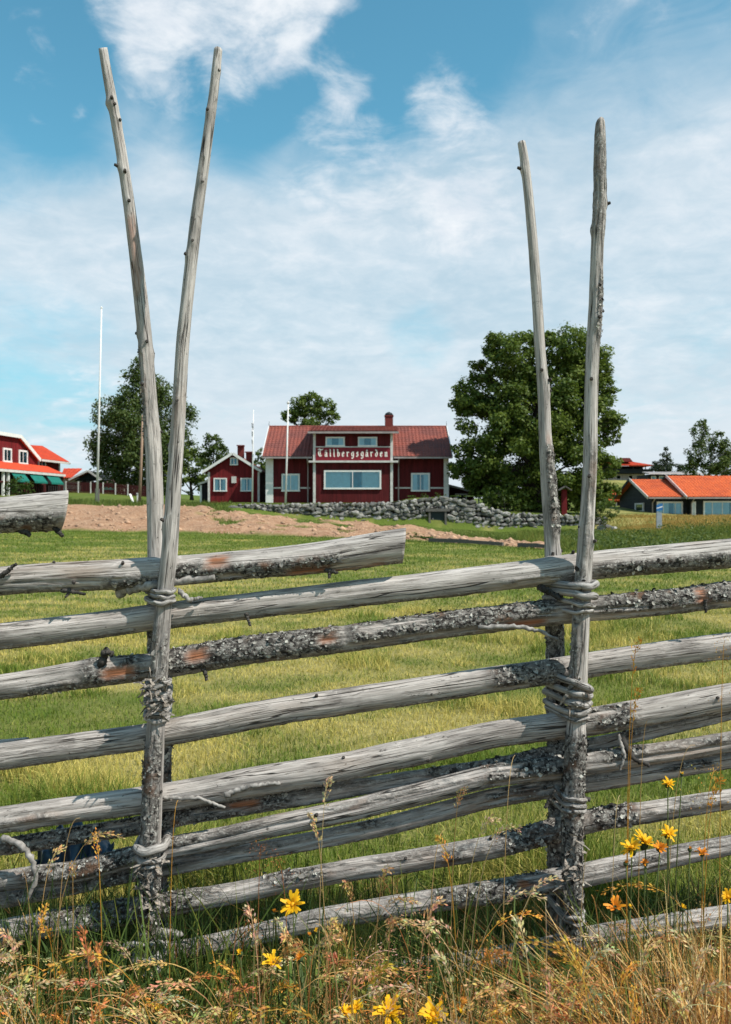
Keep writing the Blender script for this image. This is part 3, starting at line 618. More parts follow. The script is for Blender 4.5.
# porch with lean-to roof, posts, awnings and railing
spr = fp(64.5, 475, -1.9)[0]; ze_ = fp(30, 471.5, -1.8)[2]
roof_slab('porch_roof', lh, (sl, -1.9, ze_), (spr, -1.9, ze_), (spr, .0, zp + .35), (sl, .0, zp + .35), M['orangered'], xf=LX)
MB(LX).box(sl, spr, -2.02, -1.91, ze_ - .22, ze_).build('porch_gutter', M['offwhite'], lh)
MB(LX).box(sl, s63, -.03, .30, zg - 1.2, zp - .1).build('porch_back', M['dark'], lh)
for p in (3, 8, 26, 44, 62): s_ = fp(p, 480, -1.7)[0]; MB(LX).box(s_ - .1, s_ + .1, -1.8, -1.62, zg - 1.2, ze_ - .1).build('porch_post', M['white' if p < 10 else 'darkred'], lh)
for a, b_ in ((12, 25), (30, 43), (47, 59)):
    sa, sb = fp(a, 475, -1.95)[0], fp(b_, 475, -1.95)[0]; zt = ze_ - .28
    MB(LX).ext([(sa, -1.9, zt), (sb, -1.9, zt), (sb, -2.4, zt - .6), (sa, -2.4, zt - .6)], (0, .02, .02)).box(sa, sb, -2.41, -2.39, zt - .76, zt - .6).build('awning', M['green'], lh)
MB(LX).box(sl, spr, -1.78, -1.70, zg + .8, zg + .95).build('railing', M['darkred'], lh)
for k in range(34):
    s_ = sl + (spr - sl)*k/33
    if s_ > -1.5: MB(LX).box(s_ - .05, s_ + .05, -1.77, -1.71, zg - .6, zg + .8).build('baluster', M['darkred'], lh)

# ------------------------------------------------------------------ low outbuildings behind the picket fence
YO = 98.0; ob = at(84, 492, YO); ob.z = gz(ob.x, YO)
out = empty('gabled_outbuilding', ob, 'low outbuilding with red-orange roof and dark open gable beside the guesthouse', 'outbuilding')
bz = ob.z - .5; gx0, gx1, gxa = px_x(70, YO), px_x(100, YO), px_x(89, YO); gza, gze = py_z(471, YO), py_z(480, YO)
MB().box(px_x(62, YO), px_x(80, YO), YO + .2, YO + 5, bz, py_z(477.5, YO)).build('wall', M['offwhite'], out)
MB().ext([(gx0 + .5, YO, gze - .1), (gx1, YO, gze - .1), (gxa, YO, gza - .15)], (0, .15, 0)).build('gable', M['darkwood'], out)
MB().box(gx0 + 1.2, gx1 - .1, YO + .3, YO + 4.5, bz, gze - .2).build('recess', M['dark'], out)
rt = py_z(468.5, YO + 4)
roof_slab('roof', out, (px_x(62, YO), YO - .5, py_z(478, YO)), (gx0 + .2, YO - .5, py_z(478, YO)), (px_x(82, YO + 4), YO + 4, rt), (px_x(64, YO + 4), YO + 4, rt), M['orangered'])
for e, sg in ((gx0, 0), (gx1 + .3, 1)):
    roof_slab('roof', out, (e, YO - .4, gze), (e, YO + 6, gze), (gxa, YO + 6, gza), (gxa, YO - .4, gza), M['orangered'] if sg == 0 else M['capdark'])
    MB().bar((e, YO - .45, gze), (gxa + (.02 if sg else 0), YO - .45, gza), .06, .2).build('bargeboard', M['offwhite'], out)
YV = 100.0; pv0 = at(118, 492, YV); pv0.z = gz(pv0.x, YV)
pav = empty('serving_pavilion', pv0, 'low white-walled pavilion with brown roof and two green awnings behind picket fence', 'pavilion')
va, vb = px_x(99, YV), px_x(136, YV)
MB().box(px_x(116, YV), vb, YV, YV + 4, pv0.z - .6, py_z(483, YV)).build('wall', M['offwhite'], pav)
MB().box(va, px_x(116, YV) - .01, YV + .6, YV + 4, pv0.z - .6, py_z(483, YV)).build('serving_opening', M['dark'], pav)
roof_slab('roof', pav, (va - .3, YV - .8, py_z(483, YV)), (px_x(128, YV), YV - .8, py_z(483, YV)), (px_x(126, YV), YV + 2.4, py_z(478, YV + 2)), (va + .3, YV + 2.4, py_z(478, YV + 2)), simple('brown_roof_felt', (.13, .08, .07), .9))
for a, b_ in ((101, 110.5), (112, 117)):
    MB().ext([(px_x(a, YV), YV - .1, py_z(483.6, YV)), (px_x(b_, YV), YV - .1, py_z(483.6, YV)), (px_x(b_, YV) + .1, YV - 1, py_z(490, YV)), (px_x(a, YV) - .1, YV - 1, py_z(490, YV))], (0, .03, .03)).build('awning', M['green'], pav)
# red picket fence
YP = 88.0; pf0 = at(106, 500, YP); pf0.z = gz(pf0.x, YP)
pf = empty('picket_fence', pf0, 'red wooden picket fence with white posts along the top of the bank', 'fence')
pa_, pb_ = px_x(66, YP), px_x(150, YP); nP = 62; pick = None
for k in range(nP):
    xx = pa_ + (pb_ - pa_)*k/(nP - 1); zz = gz(xx, YP)
    post = k % 9 == 0
    MB().box(xx - (.05 if post else .045), xx + (.05 if post else .045), YP - (.06 if post else .03), YP + (.04 if post else 0), zz - .1, zz + (1.12 if post else 1.05)).build('post' if post else 'picket', M['offwhite' if post else 'darkred'], pf)
for dz in (.3, .85): MB().bar((pa_, YP + .05, gz(pa_, YP) + dz), (pb_, YP + .05, gz(pb_, YP) + dz), .05, .1).build('rail', M['darkred'], pf)

# ------------------------------------------------------------------ dark cottages with orange roofs (right)
def cottage(label, xl, xr, yf, ridge_py, eave_py, wins, gable_win=None):
    yb_, yrg = yf + 9.4, yf + 4.7; zr_ = py_z(ridge_py, yrg); ze2 = py_z(eave_py, yf - .5); z0 = gz((xl + xr)/2, yf)
    c = empty('dark_cottage', ((xl + xr)/2, yf, z0), label, 'cottage'); z0 -= .6
    zw = ze2 + (zr_ - ze2)*.5/5.2
    MB().ext([(xl, yf, z0), (xl, yb_, z0), (xl, yb_, zw), (xl, yrg, zr_ - .1), (xl, yf, zw)], (xr - xl, 0, 0)).build('wall', M['darkwood'], c)
    rf_ = roof_slab('roof', c, (xl - .45, yf - .5, ze2), (xr, yf - .5, ze2), (xr, yrg, zr_), (xl - .45, yrg, zr_), M['orange'])
    roof_slab('roof', c, (xr, yb_ + .5, ze2), (xl - .45, yb_ + .5, ze2), (xl - .45, yrg, zr_), (xr, yrg, zr_), M['orange'])
    MB().bar((xl - .48, yf - .55, ze2 - .06), (xl - .48, yrg, zr_ + .0), .06, .24).build('bargeboard', M['offwhite'], c)
    MB().bar((xl - .48, yb_ + .55, ze2 - .06), (xl - .48, yrg + .01, zr_ + .0), .06, .24).build('bargeboard', M['darkwood'], c)
    MB().box(xl - .4, xr, yf - .62, yf - .5, ze2 - .14, ze2 - .02).build('gutter', M['metal'], c)
    for (a, b_, tp, bt, mu) in wins:
        window(c, px_x(a, yf), px_x(b_, yf), py_z(bt, yf), py_z(tp, yf), yf, fw=.13, mull=[px_x(q_, yf) for q_ in mu], curt='wide')
    if gable_win:
        y0_, y1_, zz0, zz1 = gable_win
        fx = lambda p: Vector((xl + p.y, y0_ + (1 - p.x)*(y1_ - y0_), p.z))
        window(c, 0, 1, zz0, zz1, 0, xf=fx, fw=.12, curt='none', room='dark')
    MB().tube([(xl + .15, yf - .55, ze2 - .1), (xl + .06, yf - .08, ze2 - .5), (xl + .06, yf - .08, z0)], .05, 6).build('downpipe', M['metal'], c)
    return c
c1_ = cottage('dark tarred cottage with small white gable window, lower orange roof', px_x(651.5, 75.3), px_x(690, 75.3), 75.3, 479.5, 497,
        [(656.5, 682.5, 501.5, 521, (663, 675))], (75.3 + 1.9, 75.3 + 4.4, py_z(511.8, 78), py_z(503, 78)))
c2_ = cottage('longer dark cottage with higher orange roof at right edge', px_x(690.5, 74.6), px_x(960, 74.6), 74.6, 476, 497,
        [(703, 760, 501, 521, (712, 722, 731, 740, 750)), (685.6 + 6, 689.5 + 6, 501.5, 517, ())])
# small orange roofed shed left of it
YS = 88.0; sp = at(612, 505, YS); sp.z = gz(sp.x, YS)
shd = empty('orange_roofed_shed', sp, 'little dark shed with orange roof half hidden by the big tree', 'shed')
MB().box(px_x(600, YS), px_x(621, YS), YS, YS + 4, sp.z - 1, py_z(500, YS)).build('wall', M['darkwood'], shd)
roof_slab('roof', shd, (px_x(598, YS), YS - .4, py_z(500.5, YS)), (px_x(624, YS), YS - .4, py_z(500.5, YS)), (px_x(624, YS), YS + 3, py_z(489, YS + 3)), (px_x(602, YS), YS + 3, py_z(489, YS + 3)), M['orange'])
MB().box(px_x(615.5, YS), px_x(616.7, YS), YS - .1, YS - .002, sp.z - 1, py_z(502, YS)).build('corner_board', M['white'], shd)
# lodge on the hill behind
YH = 135.0; hb = at(630, 482, YH); hb.z = gz(hb.x, YH)
lod = empty('hillside_lodge', hb, 'distant two-storey lodge with orange hip roof and dark balcony on hillside', 'lodge')
h0, h1 = px_x(598, YH), px_x(645, YH)
MB().box(h0, h1, YH, YH + 8, hb.z - 3, py_z(473, YH)).build('lower_wall', M['offwhite'], lod)
MB().box(h0, h1 - .2, YH + .3, YH + 8, py_z(473, YH), py_z(466, YH)).build('upper_wall', M['darkwood'], lod)
for a in (604, 616, 628, 640): window(lod, px_x(a, YH), px_x(a + 5, YH), py_z(479.5, YH), py_z(475, YH), YH, fw=.1, curt='none', room='dark')
MB().box(h0 - .5, h1 + .8, YH - 1.5, YH - 1.4, py_z(473.5, YH), py_z(469.5, YH)).box(h0 - .5, h1 + .8, YH - 1.4, YH, py_z(474, YH), py_z(473, YH)).build('balcony', M['darkwood'], lod)
for a in (606, 618, 630, 642, 648): MB().box(px_x(a, YH), px_x(a + .7, YH), YH - 1.52, YH - 1.38, py_z(473, YH), py_z(465.5, YH)).build('balcony_post', M['darkwood'], lod)
roof_slab('roof', lod, (px_x(596, YH), YH - 2, py_z(466, YH)), (px_x(649, YH), YH - 2, py_z(466, YH)), (px_x(634, YH), YH + 4, py_z(459.5, YH)), (px_x(604, YH), YH + 4, py_z(459.5, YH)), M['orangered'])
roof_slab('roof', lod, (px_x(649, YH), YH - 2, py_z(466, YH)), (px_x(649, YH), YH + 9, py_z(466, YH)), (px_x(634, YH), YH + 4.05, py_z(459.5, YH)), (px_x(634, YH), YH + 4, py_z(459.5, YH)), M['orangered'])
MB().ext([(px_x(617, YH), YH - 1, py_z(462, YH)), (px_x(631, YH), YH - 1, py_z(462, YH)), (px_x(628, YH), YH - 1, py_z(458.3, YH)), (px_x(620, YH), YH - 1, py_z(458.3, YH))], (0, 4, 0)).build('roof_dormer', M['brick'], lod)
YL = 120.0; wl = at(672, 478, YL); wl.z = gz(wl.x, YL)
ll = empty('low_wing_building', wl, 'low grey-roofed building behind the orange cottage roofs', 'building')
MB().box(px_x(648, YL), px_x(700, YL), YL, YL + 5, wl.z - 1, py_z(474.5, YL)).build('wall', M['darkwood'], ll)
MB().ext([(px_x(647, YL), YL - .8, py_z(474.5, YL)), (px_x(701, YL), YL - .8, py_z(474.5, YL)), (px_x(700, YL), YL + 2.5, py_z(472, YL)), (px_x(648, YL), YL + 2.5, py_z(472, YL))], (0, .1, .15)).build('roof', M['metal'], ll)
for a in (651, 659, 667): window(ll, px_x(a, YL), px_x(a + 5, YL), py_z(480, YL), py_z(476, YL), YL, fw=.1, curt='full', room='dark')
# dark shed between house and tree
YK = 71.0; kp = at(464, 502, YK); kp.z = gz(kp.x, YK)
sk = empty('dark_red_shed', kp, 'small dark shed with white gable board between the long house and big tree', 'shed')
kx0, kx1, kxa = px_x(440, YK), px_x(474, YK), px_x(448, YK)
MB().ext([(kx0, YK, kp.z - .4), (kx1, YK, kp.z - .4), (kx1, YK, py_z(492, YK)), (kxa, YK, py_z(486, YK)), (kx0, YK, py_z(490, YK))], (0, 3, 0)).build('wall', M['darkred'], sk)
MB().bar((px_x(479.5, YK), YK - .3, py_z(493.5, YK)), (kxa, YK - .3, py_z(485.5, YK)), .5, .16).build('roof', M['offwhite'], sk)
window(sk, px_x(455, YK), px_x(467, YK), py_z(502, YK), py_z(493.5, YK), YK, curt='none', room='dark', fw=.12)
MB().box(px_x(477.6, YK), px_x(479, YK), YK - .35, YK - .25, kp.z - .3, py_z(494, YK)).build('post', M['white'], sk)

# ------------------------------------------------------------------ stone wall
YW = 59.9
TOPP = [(228, 506), (240, 504.5), (300, 503.5), (390, 502), (408, 499), (440, 497), (466, 499.5), (490, 508), (505, 513), (604, 516.5)]
BOTP = [(228, 508.5), (240, 511), (262, 515), (300, 518.5), (400, 525.5), (437, 527.5), (500, 530), (604, 531.5)]
tp = lambda p: float(np.interp(p, *zip(*TOPP))); bp = lambda p: float(np.interp(p, *zip(*BOTP)))
swb = at(416, 525, YW)
sw = empty('stone_wall', swb, 'dry stone retaining wall of grey field stones in front of the long house', 'wall')
mb = MB(); ps = np.linspace(228, 604, 60)
for a, b_ in zip(ps[:-1], ps[1:]):
    mb.add([at(a, bp(a) + 2, YW + .18), at(b_, bp(b_) + 2, YW + .18), at(b_, tp(b_) + .7, YW + .18), at(a, tp(a) + .7, YW + .18),
            at(a, bp(a) + 2, YW + .75), at(b_, bp(b_) + 2, YW + .75), at(b_, tp(b_) + .7, YW + .75), at(a, tp(a) + .7, YW + .75)], [(0,1,2,3), (3,2,6,7), (4,7,6,5)])
mb.build('wall_core', M['joint'], sw)
import bmesh
def stone_mesh(i):
    bm = bmesh.new(); bmesh.ops.create_icosphere(bm, subdivisions=2, radius=1); r = random.Random(i)
    ax_ = [Vector((r.uniform(-1,1), r.uniform(-1,1), r.uniform(-1,1))).normalized() for _ in range(13)]; dd = [r.uniform(.45, .82) for _ in ax_]
    for v_ in bm.verts:
        for a_, d_ in zip(ax_, dd):
            k_ = v_.co.dot(a_)
            if k_ > d_: v_.co -= a_*(k_ - d_)
    me = bpy.data.meshes.new('stone'); bm.to_mesh(me); bm.free(); me.materials.append(M['stone']); return me
stones = [stone_mesh(i) for i in range(12)]
pxm = YW/F; cnt = 0
dl, dr, dt, db = 428.5, 446.5, 511.5, 526.5     # cellar door opening
p = 229.0; rows = 5
for rix in range(9):
    p = 228.5 + random.uniform(0, 3)
    while p < 603:
        hgt = bp(p) - tp(p); nrow = max(1, round(hgt/4.1)); wpx = random.choice((3.8, 5, 6, 7, 9.5))*random.uniform(.85, 1.15)
        if rix < nrow and cnt < 300:
            rh = hgt/nrow; cy_ = bp(p + wpx/2) - rh*(rix + .5) + random.uniform(-.5, .5); cxp = p + wpx/2
            if not (dl - 3 < cxp < dr + 3 and dt - 3 < cy_ < db + 4):
                o = bpy.data.objects.new('stone', random.choice(stones)); COL.objects.link(o); o.parent = sw
                P_ = at(cxp, cy_, YW + random.uniform(-.04, .08)); o.location = P_ - swb
                o.scale = (wpx*.74*pxm, random.uniform(.17, .24), rh*.76*pxm*random.uniform(.8, 1.15)); o.rotation_euler = (0, random.uniform(-.28, .28), random.uniform(-.3, .3)); cnt += 1
        p += wpx
# small packing stones between the big ones
n = 900; qx = rng.uniform(229, 603, n); tq, bq = np.interp(qx, *zip(*TOPP)), np.interp(qx, *zip(*BOTP)); qy = tq + (bq - tq)*rng.uniform(.02, 1, n); ok = ~((qx > dl - 2) & (qx < dr + 2) & (qy > dt - 3)); qx, qy = qx[ok], qy[ok]; n = len(qx)
V = np.stack([(qx - CX)/F*YW, np.full(n, YW + .05), H + (CY - qy)/F*YW], 1)[:, None] + oc_[None]*(rng.uniform(.06, .15, n)[:, None]*rng.uniform(.6, 1.3, (n, 6)))[..., None]*np.array([1.3, 1, .8])
fs_ = tri_mesh('packing_stones', V.reshape(-1, 3), ((np.arange(n)*6)[:, None, None] + ot[None]).reshape(-1, 3), simple('packing_stone', (.17, .16, .15), .9, .6, 2.5), sw); fs_['kind'] = 'stuff'
zz0, zz1 = at(437, db, YW).z, at(437, dt, YW).z
dj = MB().box(px_x(dl, YW), px_x(dl + 2, YW), YW - .18, YW + .3, zz0 - .1, zz1).box(px_x(dr - 2, YW), px_x(dr, YW), YW - .18, YW + .3, zz0 - .1, zz1)
dj.box(px_x(dl - 3, YW), px_x(dr + 3, YW), YW - .22, YW + .3, zz1, zz1 + .20).build('cellar_door_frame', M['plank'], sw)
dd_ = MB().box(px_x(dl + 2, YW) + .004, px_x(dr - 2, YW) - .004, YW - .05, YW + .1, zz0 - .1, zz1 - .004).build('cellar_door', simple('dark_green_door', (.012, .022, .024), .6, .2), sw)
MB().box(px_x(dl + 4, YW), px_x(dl + 4.6, YW), YW - .09, YW - .052, (zz0 + zz1)/2 - .06, (zz0 + zz1)/2 + .06).build('door_handle', M['metal'], dd_)
# boulders and plank edging
for px_, py_, Y_, r_, lab in ((601, 526, 57, .42, 'squat grey boulder at the right end of stone wall'), (609, 521, 58, .36, 'pale rounded boulder lying right of the stone wall end'), (614, 527, 56, .26, 'small dark boulder in meadow grass near the wall end')):
    o = bpy.data.objects.new('boulder', stones[int(px_) % 12]); COL.objects.link(o); g_ = at(px_, py_, Y_); o.location = (g_.x, Y_, gz(g_.x, Y_) + r_*.3); o.scale = (r_*1.3, r_, r_*.8); o.rotation_euler = (0, 0, px_)
    tag(o, lab, 'boulder', 'boulders at the wall end')
for (a, b_, lab) in (((429, 545.5), (503, 553), 'long weathered edging plank along the foot of the earth bank'), ((518, 555), (556, 557), 'short weathered edging plank near the right pole pair')):
    Ya, Yb = [float(np.interp(q_[0], EDGE_PX, EDGE_Y)) + .5 for q_ in (a, b_)]; A_, B_ = at(a[0], 0, Ya), at(b_[0], 0, Yb); A_.z, B_.z = gz(A_.x, Ya) + .12, gz(B_.x, Yb) + .12
    o = MB().bar(A_, A_.lerp(B_, .55) + Vector((0, 0, .03)), .07, .15).bar(A_.lerp(B_, .551) + Vector((0, 0, .02)), B_, .07, .13).build('edging_plank', M['plank']); tag(o, lab, 'plank', 'plank edging of the bank')

# ------------------------------------------------------------------ poles, sign, post
def pole(name, top, bot_px, Y, r0, r1, matl, label, cat, group=None):
    b_ = at(bot_px, 0, Y); b_.z = gz(b_.x, Y) - .1; T_ = at(top[0], top[1], Y); e = empty(name, b_, label, cat, group)
    MB().tube([b_, b_.lerp(T_, .5), T_], [r0, (r0 + r1)/2, r1], 10).build('mast', matl, e, smooth=True); return e, T_, b_
e, T_, b_ = pole('flagpole', (101.5, 309), 97, 62, .085, .045, M['white'], 'tallest white flagpole in front of the drooping birch', 'flagpole', 'white flagpoles')
MB().tube([T_, T_ + Vector((0, 0, .10)), T_ + Vector((0, 0, .18))], [.05, .08, .02], 8).build('finial', M['white'], e); MB().box(b_.x - .12, b_.x + .12, 61.95, 62.2, b_.z, b_.z + 1.1).build('foot_bracket', M['plank'], e)
e, T_, b_ = pole('flagpole', (288.2, 404), 285.5, 61.8, .075, .045, M['white'], 'bare white flagpole before left window of the long house', 'flagpole', 'white flagpoles')
MB().tube([T_, T_ + Vector((0, 0, .08)), T_ + Vector((0, 0, .2))], [.05, .11, .03], 8).build('finial', M['offwhite'], e)
e, T_, b_ = pole('flagpole', (253.4, 410), 252.3, 63, .06, .03, M['white'], 'slim flagpole with furled pennant in front of the small cottage', 'flagpole', 'white flagpoles')
vs = []
for k in range(13):
    w_ = .10*(1 - k/13) + .02; z_ = T_.z - .9 - k*.14; xx = T_.x - .02*k/3; vs += [(xx - w_, 62.93 + .03*math.sin(k*1.3), z_), (xx + w_*.4, 62.93 + .05*math.cos(k*1.7), z_ + .03)]
MB().add(vs, [(2*k, 2*k+1, 2*k+3, 2*k+2) for k in range(12)]).build('pennant', M['flag'], e)
e, T_, b_ = pole('wooden_pole', (143, 415), 139.5, 63, .11, .08, M['polewood'], 'bare brown wooden pole standing in front of the drooping birch', 'pole')
o = MB().bar(at(130, 494, 64), at(134, 505, 63.6), .16, .05).build('leaning_board', M['white']); tag(o, 'short white board leaning at the foot of the brown pole', 'board')
pp = at(137.8, 500, 63.4); pz = gz(pp.x, 63.4); o = MB().box(pp.x - .06, pp.x + .06, 63.35, 63.47, pz - .1, py_z(494, 63.4)).box(pp.x - .09, pp.x + .09, 63.32, 63.5, py_z(494, 63.4), py_z(493, 63.4)).build('marker_post', M['white']); tag(o, 'short white marker post beside the brown pole', 'post')
YI = 52.0; ip = at(659.5, 530, YI); ip.z = gz(ip.x, YI)
isg = empty('information_sign', ip, 'small blue sign with white stripe on grey post in the meadow', 'sign')
MB().box(ip.x - .16, ip.x + .14, YI, YI + .12, ip.z - .2, py_z(512.5, YI)).build('post', M['greypost'], isg)
bs = MB().ext([(px_x(656.3, YI), YI - .04, py_z(511.6, YI)), (px_x(663.4, YI), YI + .1, py_z(510, YI)), (px_x(663.4, YI), YI + .1, py_z(503.2, YI)), (px_x(656.3, YI), YI - .04, py_z(505, YI))], (0, .05, 0)).build('panel', M['bluesign'], isg)
MB().ext([(px_x(656.5, YI), YI - .05, py_z(508.7, YI)), (px_x(663.2, YI), YI + .09, py_z(506.9, YI)), (px_x(663.2, YI), YI + .09, py_z(506.1, YI)), (px_x(656.5, YI), YI - .05, py_z(507.9, YI))], (0, .03, 0)).build('stripe', M['white'], bs)
YB_ = 63.0; rp = at(564.5, 513, YB_); rp.z = gz(rp.x, YB_)
rpo = empty('red_roofed_post', rp, 'red wooden post with little gabled cap under the big tree', 'post')
MB().box(rp.x - .18, rp.x + .18, YB_, YB_ + .25, rp.z - .1, py_z(489.5, YB_)).build('post', M['redbright'], rpo)
for sg in (-1, 1): MB().bar((rp.x + sg*.46, YB_ - .05, py_z(490.5, YB_)), (rp.x + sg*.0, YB_ - .05, py_z(486.4, YB_)), .55, .06).build('cap_board', M['plank'], rpo)

# ------------------------------------------------------------------ trees and shrubs
def leaves(name, P, nrm, size, matl, parent, aspect=.62, rnd=None):
    n = len(P); nrm = nrm/np.linalg.norm(nrm, axis=1, keepdims=True)
    a = rng.normal(0, 1, (n, 3)); t_ = a - nrm*np.sum(a*nrm, 1, keepdims=True); t_ /= np.linalg.norm(t_, axis=1, keepdims=True); b_ = np.cross(nrm, t_)
    s = size*rng.uniform(.6, 1.35, n)[:, None]
    V = np.stack([P - t_*s*.5, P + b_*s*.5*aspect + nrm*s*.06, P + t_*s*.5, P - b_*s*.5*aspect + nrm*s*.06], 1).reshape(-1, 3)
    T = np.arange(4*n, dtype=np.int32).reshape(n, 4)
    r = rng.uniform(0, 1, n) if rnd is None else rnd
    return tri_mesh(name, V, T, matl, parent, attrs={'rnd': np.repeat(r, 4)})
def rand_dir(n):
    d = rng.normal(0, 1, (n, 3)); return d/np.linalg.norm(d, axis=1, keepdims=True)
def tree(name, label, Y, base_px, lobes, matl, leaf, per_m2, cat='tree', group=None, trunk_r=.3, bark='bark', droop=0.0, clump=.33, dz=.8, trunk_top=None, dens=1.0):
    """lobes: (px, py, radius px); each lobe is a hull of leaf clumps, so the outline stays ragged and sky shows between"""
    bx_ = px_x(base_px, Y); bz_ = gz(bx_, Y); k = Y/F
    e = empty(name, (bx_, Y, bz_), label, cat, group); PP, NN, RR = [], [], []; tips = []
    for (lx, ly, lr) in lobes:
        R = lr*k; c = np.array(at(lx, ly, Y)) + np.array([0, rng.uniform(-.35, .35)*R*dz, 0]); tips.append((c, R))
        nc = max(5, int(16*dens*(.33/clump)**2)); d = rand_dir(nc); d[:, 2] = d[:, 2]*.9 + .12
        cc = c + d*R*(rng.uniform(.45, .86, nc)**.7)[:, None]
        for q_ in cc:
            r = R*clump*rng.uniform(.65, 1.25); n = max(8, int(per_m2*4*np.pi*r*r))
            dd = rand_dir(n); dd[:, 2] += .15; rad = rng.uniform(.25, 1.0, n)**.45*(1 + .22*rng.normal(0, 1, n))
            p_ = q_ + dd*np.array([1, 1, .72])*r*rad[:, None]
            if droop: p_[:, 2] -= droop*rng.uniform(0, 1, n)**1.5*(.3 + .7*(np.sin(p_[:, 0]*9 + p_[:, 1]*7) > 0))
            p_[:, 2] = np.maximum(p_[:, 2], bz_ + .1)
            PP.append(p_); NN.append(dd*.6 + np.array([0, 0, .5]) + rng.normal(0, .55, (n, 3))); RR.append(np.clip(rng.normal(.42 + .12*rng.normal(), .22, n), 0, 1))
    leaves('crown', np.concatenate(PP), np.concatenate(NN), leaf, matl, e, rnd=np.concatenate(RR))
    tt = max(c[2] for c, _ in tips) if trunk_top is None else trunk_top
    mb = MB(); mid = np.mean([c for c, _ in tips], axis=0); base = Vector((bx_, Y, bz_ - .2)); topv = Vector((mid[0], mid[1], bz_ + (tt - bz_)*.85))
    path = [base.lerp(topv, s) + Vector((.12*math.sin(s*5), .1*math.cos(s*4), 0))*trunk_r*3*s for s in np.linspace(0, 1, 7)]
    mb.tube(path, [trunk_r*(1.25 if i == 0 else 1)*(1 - .8*i/6) for i in range(7)], 9)
    tr = mb.build('trunk', M[bark], e, smooth=True); mb = MB()
    for c, R in tips:
        s = min(.8, max(.2, (c[2] - bz_ - R*.6)/max(.5, (topv.z - bz_))*.75)); a = base.lerp(topv, s); c_ = Vector(c)
        mb.tube([a, a.lerp(c_, .5) + Vector((0, 0, .15*R)), c_], [trunk_r*.42*(1 - s*.5), trunk_r*.25, trunk_r*.07], 6)
        for _ in range(4):
            q_ = c_ + Vector(rand_dir(1)[0])*R*.7; mb.tube([a.lerp(c_, .6) + Vector((0, 0, .12*R)), q_], [trunk_r*.16, trunk_r*.04], 4)
    mb.build('limbs', M[bark], tr); return e
tree('broadleaf_tree', 'huge dark green broadleaf tree right of the long house', 66.5, 536,
     [(512,362,30),(498,350,17),(528,346,15),(480,398,26),(510,402,36),(470,405,18),(566,352,28),(585,372,30),(560,385,38),(601,390,18),(597,418,26),(540,425,42),(492,436,32),(580,440,36),(610,440,11),(604,470,18),
      (515,462,40),(565,472,38),(480,470,24),(455,472,10),(462,455,12),(540,490,34),(500,492,26),(590,492,22),(530,385,22),(478,486,15),(520,500,18),(550,500,20),(575,500,19),(600,500,13),(612,492,9),(480,372,13),(545,340,10),(600,375,14)], M['leaf'], .25, 30, trunk_r=.55, clump=.30, dens=1.5)
tree('weeping_birch', 'tall drooping birch between white flagpole and the left pole pair', 92, 140,
     [(140,372,15),(128,392,16),(160,385,14),(110,412,18),(135,420,26),(165,412,20),(186,410,12),(98,440,13),(120,450,26),(150,450,28),(178,440,17),(130,474,16),(155,475,18),(102,460,12),(118,430,20),(150,432,24),(170,460,18),(115,470,15),(140,488,14),(168,482,12),(150,400,15)], M['birchleaf'], .28, 22, droop=1.6, trunk_r=.35, bark='birchbark', clump=.36, dens=1.25)
tree('broadleaf_tree', 'round tree top showing above ridge of the long house', 86, 311, [(300,408,13),(312,405,12),(325,411,12),(290,417,9),(333,419,8),(311,420,16),(311,440,20)], M['leaf'], .24, 26, trunk_r=.3, dens=1.7)
tree('broadleaf_tree', 'pale loose tree standing just left of the small cottage', 84, 213, [(213,441,9),(205,452,9),(219,453,11),(224,464,9),(210,470,12)], M['paleleaf'], .24, 24, trunk_r=.16, clump=.32, dens=1.5)
tree('broadleaf_tree', 'dense dark tree filling the gap between birch and small cottage', 88, 192, [(187,462,13),(197,466,13),(180,478,13),(194,488,14),(204,482,9),(172,488,12)], M['leaf'], .27, 24, trunk_r=.2)
tree('slender_birch', 'tall airy birch rising behind the higher orange roof', 112, 708, [(700,430,9),(705,442,12),(718,440,10),(697,455,11),(712,460,17),(725,452,12),(735,455,14),(700,470,13),(728,470,16),(745,465,14),(703,423,5),(690,466,8)], M['birchleaf'], .30, 17, droop=.9, trunk_r=.2, bark='birchbark', clump=.3)
tree('spruce_tree', 'small pointed conifer on hillside left of the airy birch', 128, 666, [(666,449,2.5),(666,455,5),(666,461,7),(664,467,10),(673,470,9),(658,470,8),(683,470,7)], M['needle'], .26, 20, trunk_r=.12)
tree('spruce_tree', 'low pale conifer beside the distant lodge', 130, 655, [(655,463,2.5),(655,468,4.5),(655,474,6)], M['needle'], .26, 20, trunk_r=.1)
tree('broadleaf_tree', 'pale green tree behind the dark shed and big tree', 95, 484, [(478,478,12),(492,482,12),(505,486,14),(470,486,10)], M['paleleaf'], .28, 18, trunk_r=.2)
tree('broadleaf_tree', 'dark hedge tree half seen behind left end of the long house', 82, 262, [(262,455,7),(258,466,8),(266,470,9),(261,482,9)], M['leaf'], .26, 20, trunk_r=.15)
tree('broadleaf_tree', 'dark woodland tree far behind the cottage roofs at right edge', 140, 750, [(745,455,18),(765,460,22),(735,470,15),(790,462,24)], M['leaf'], .38, 12, trunk_r=.3)
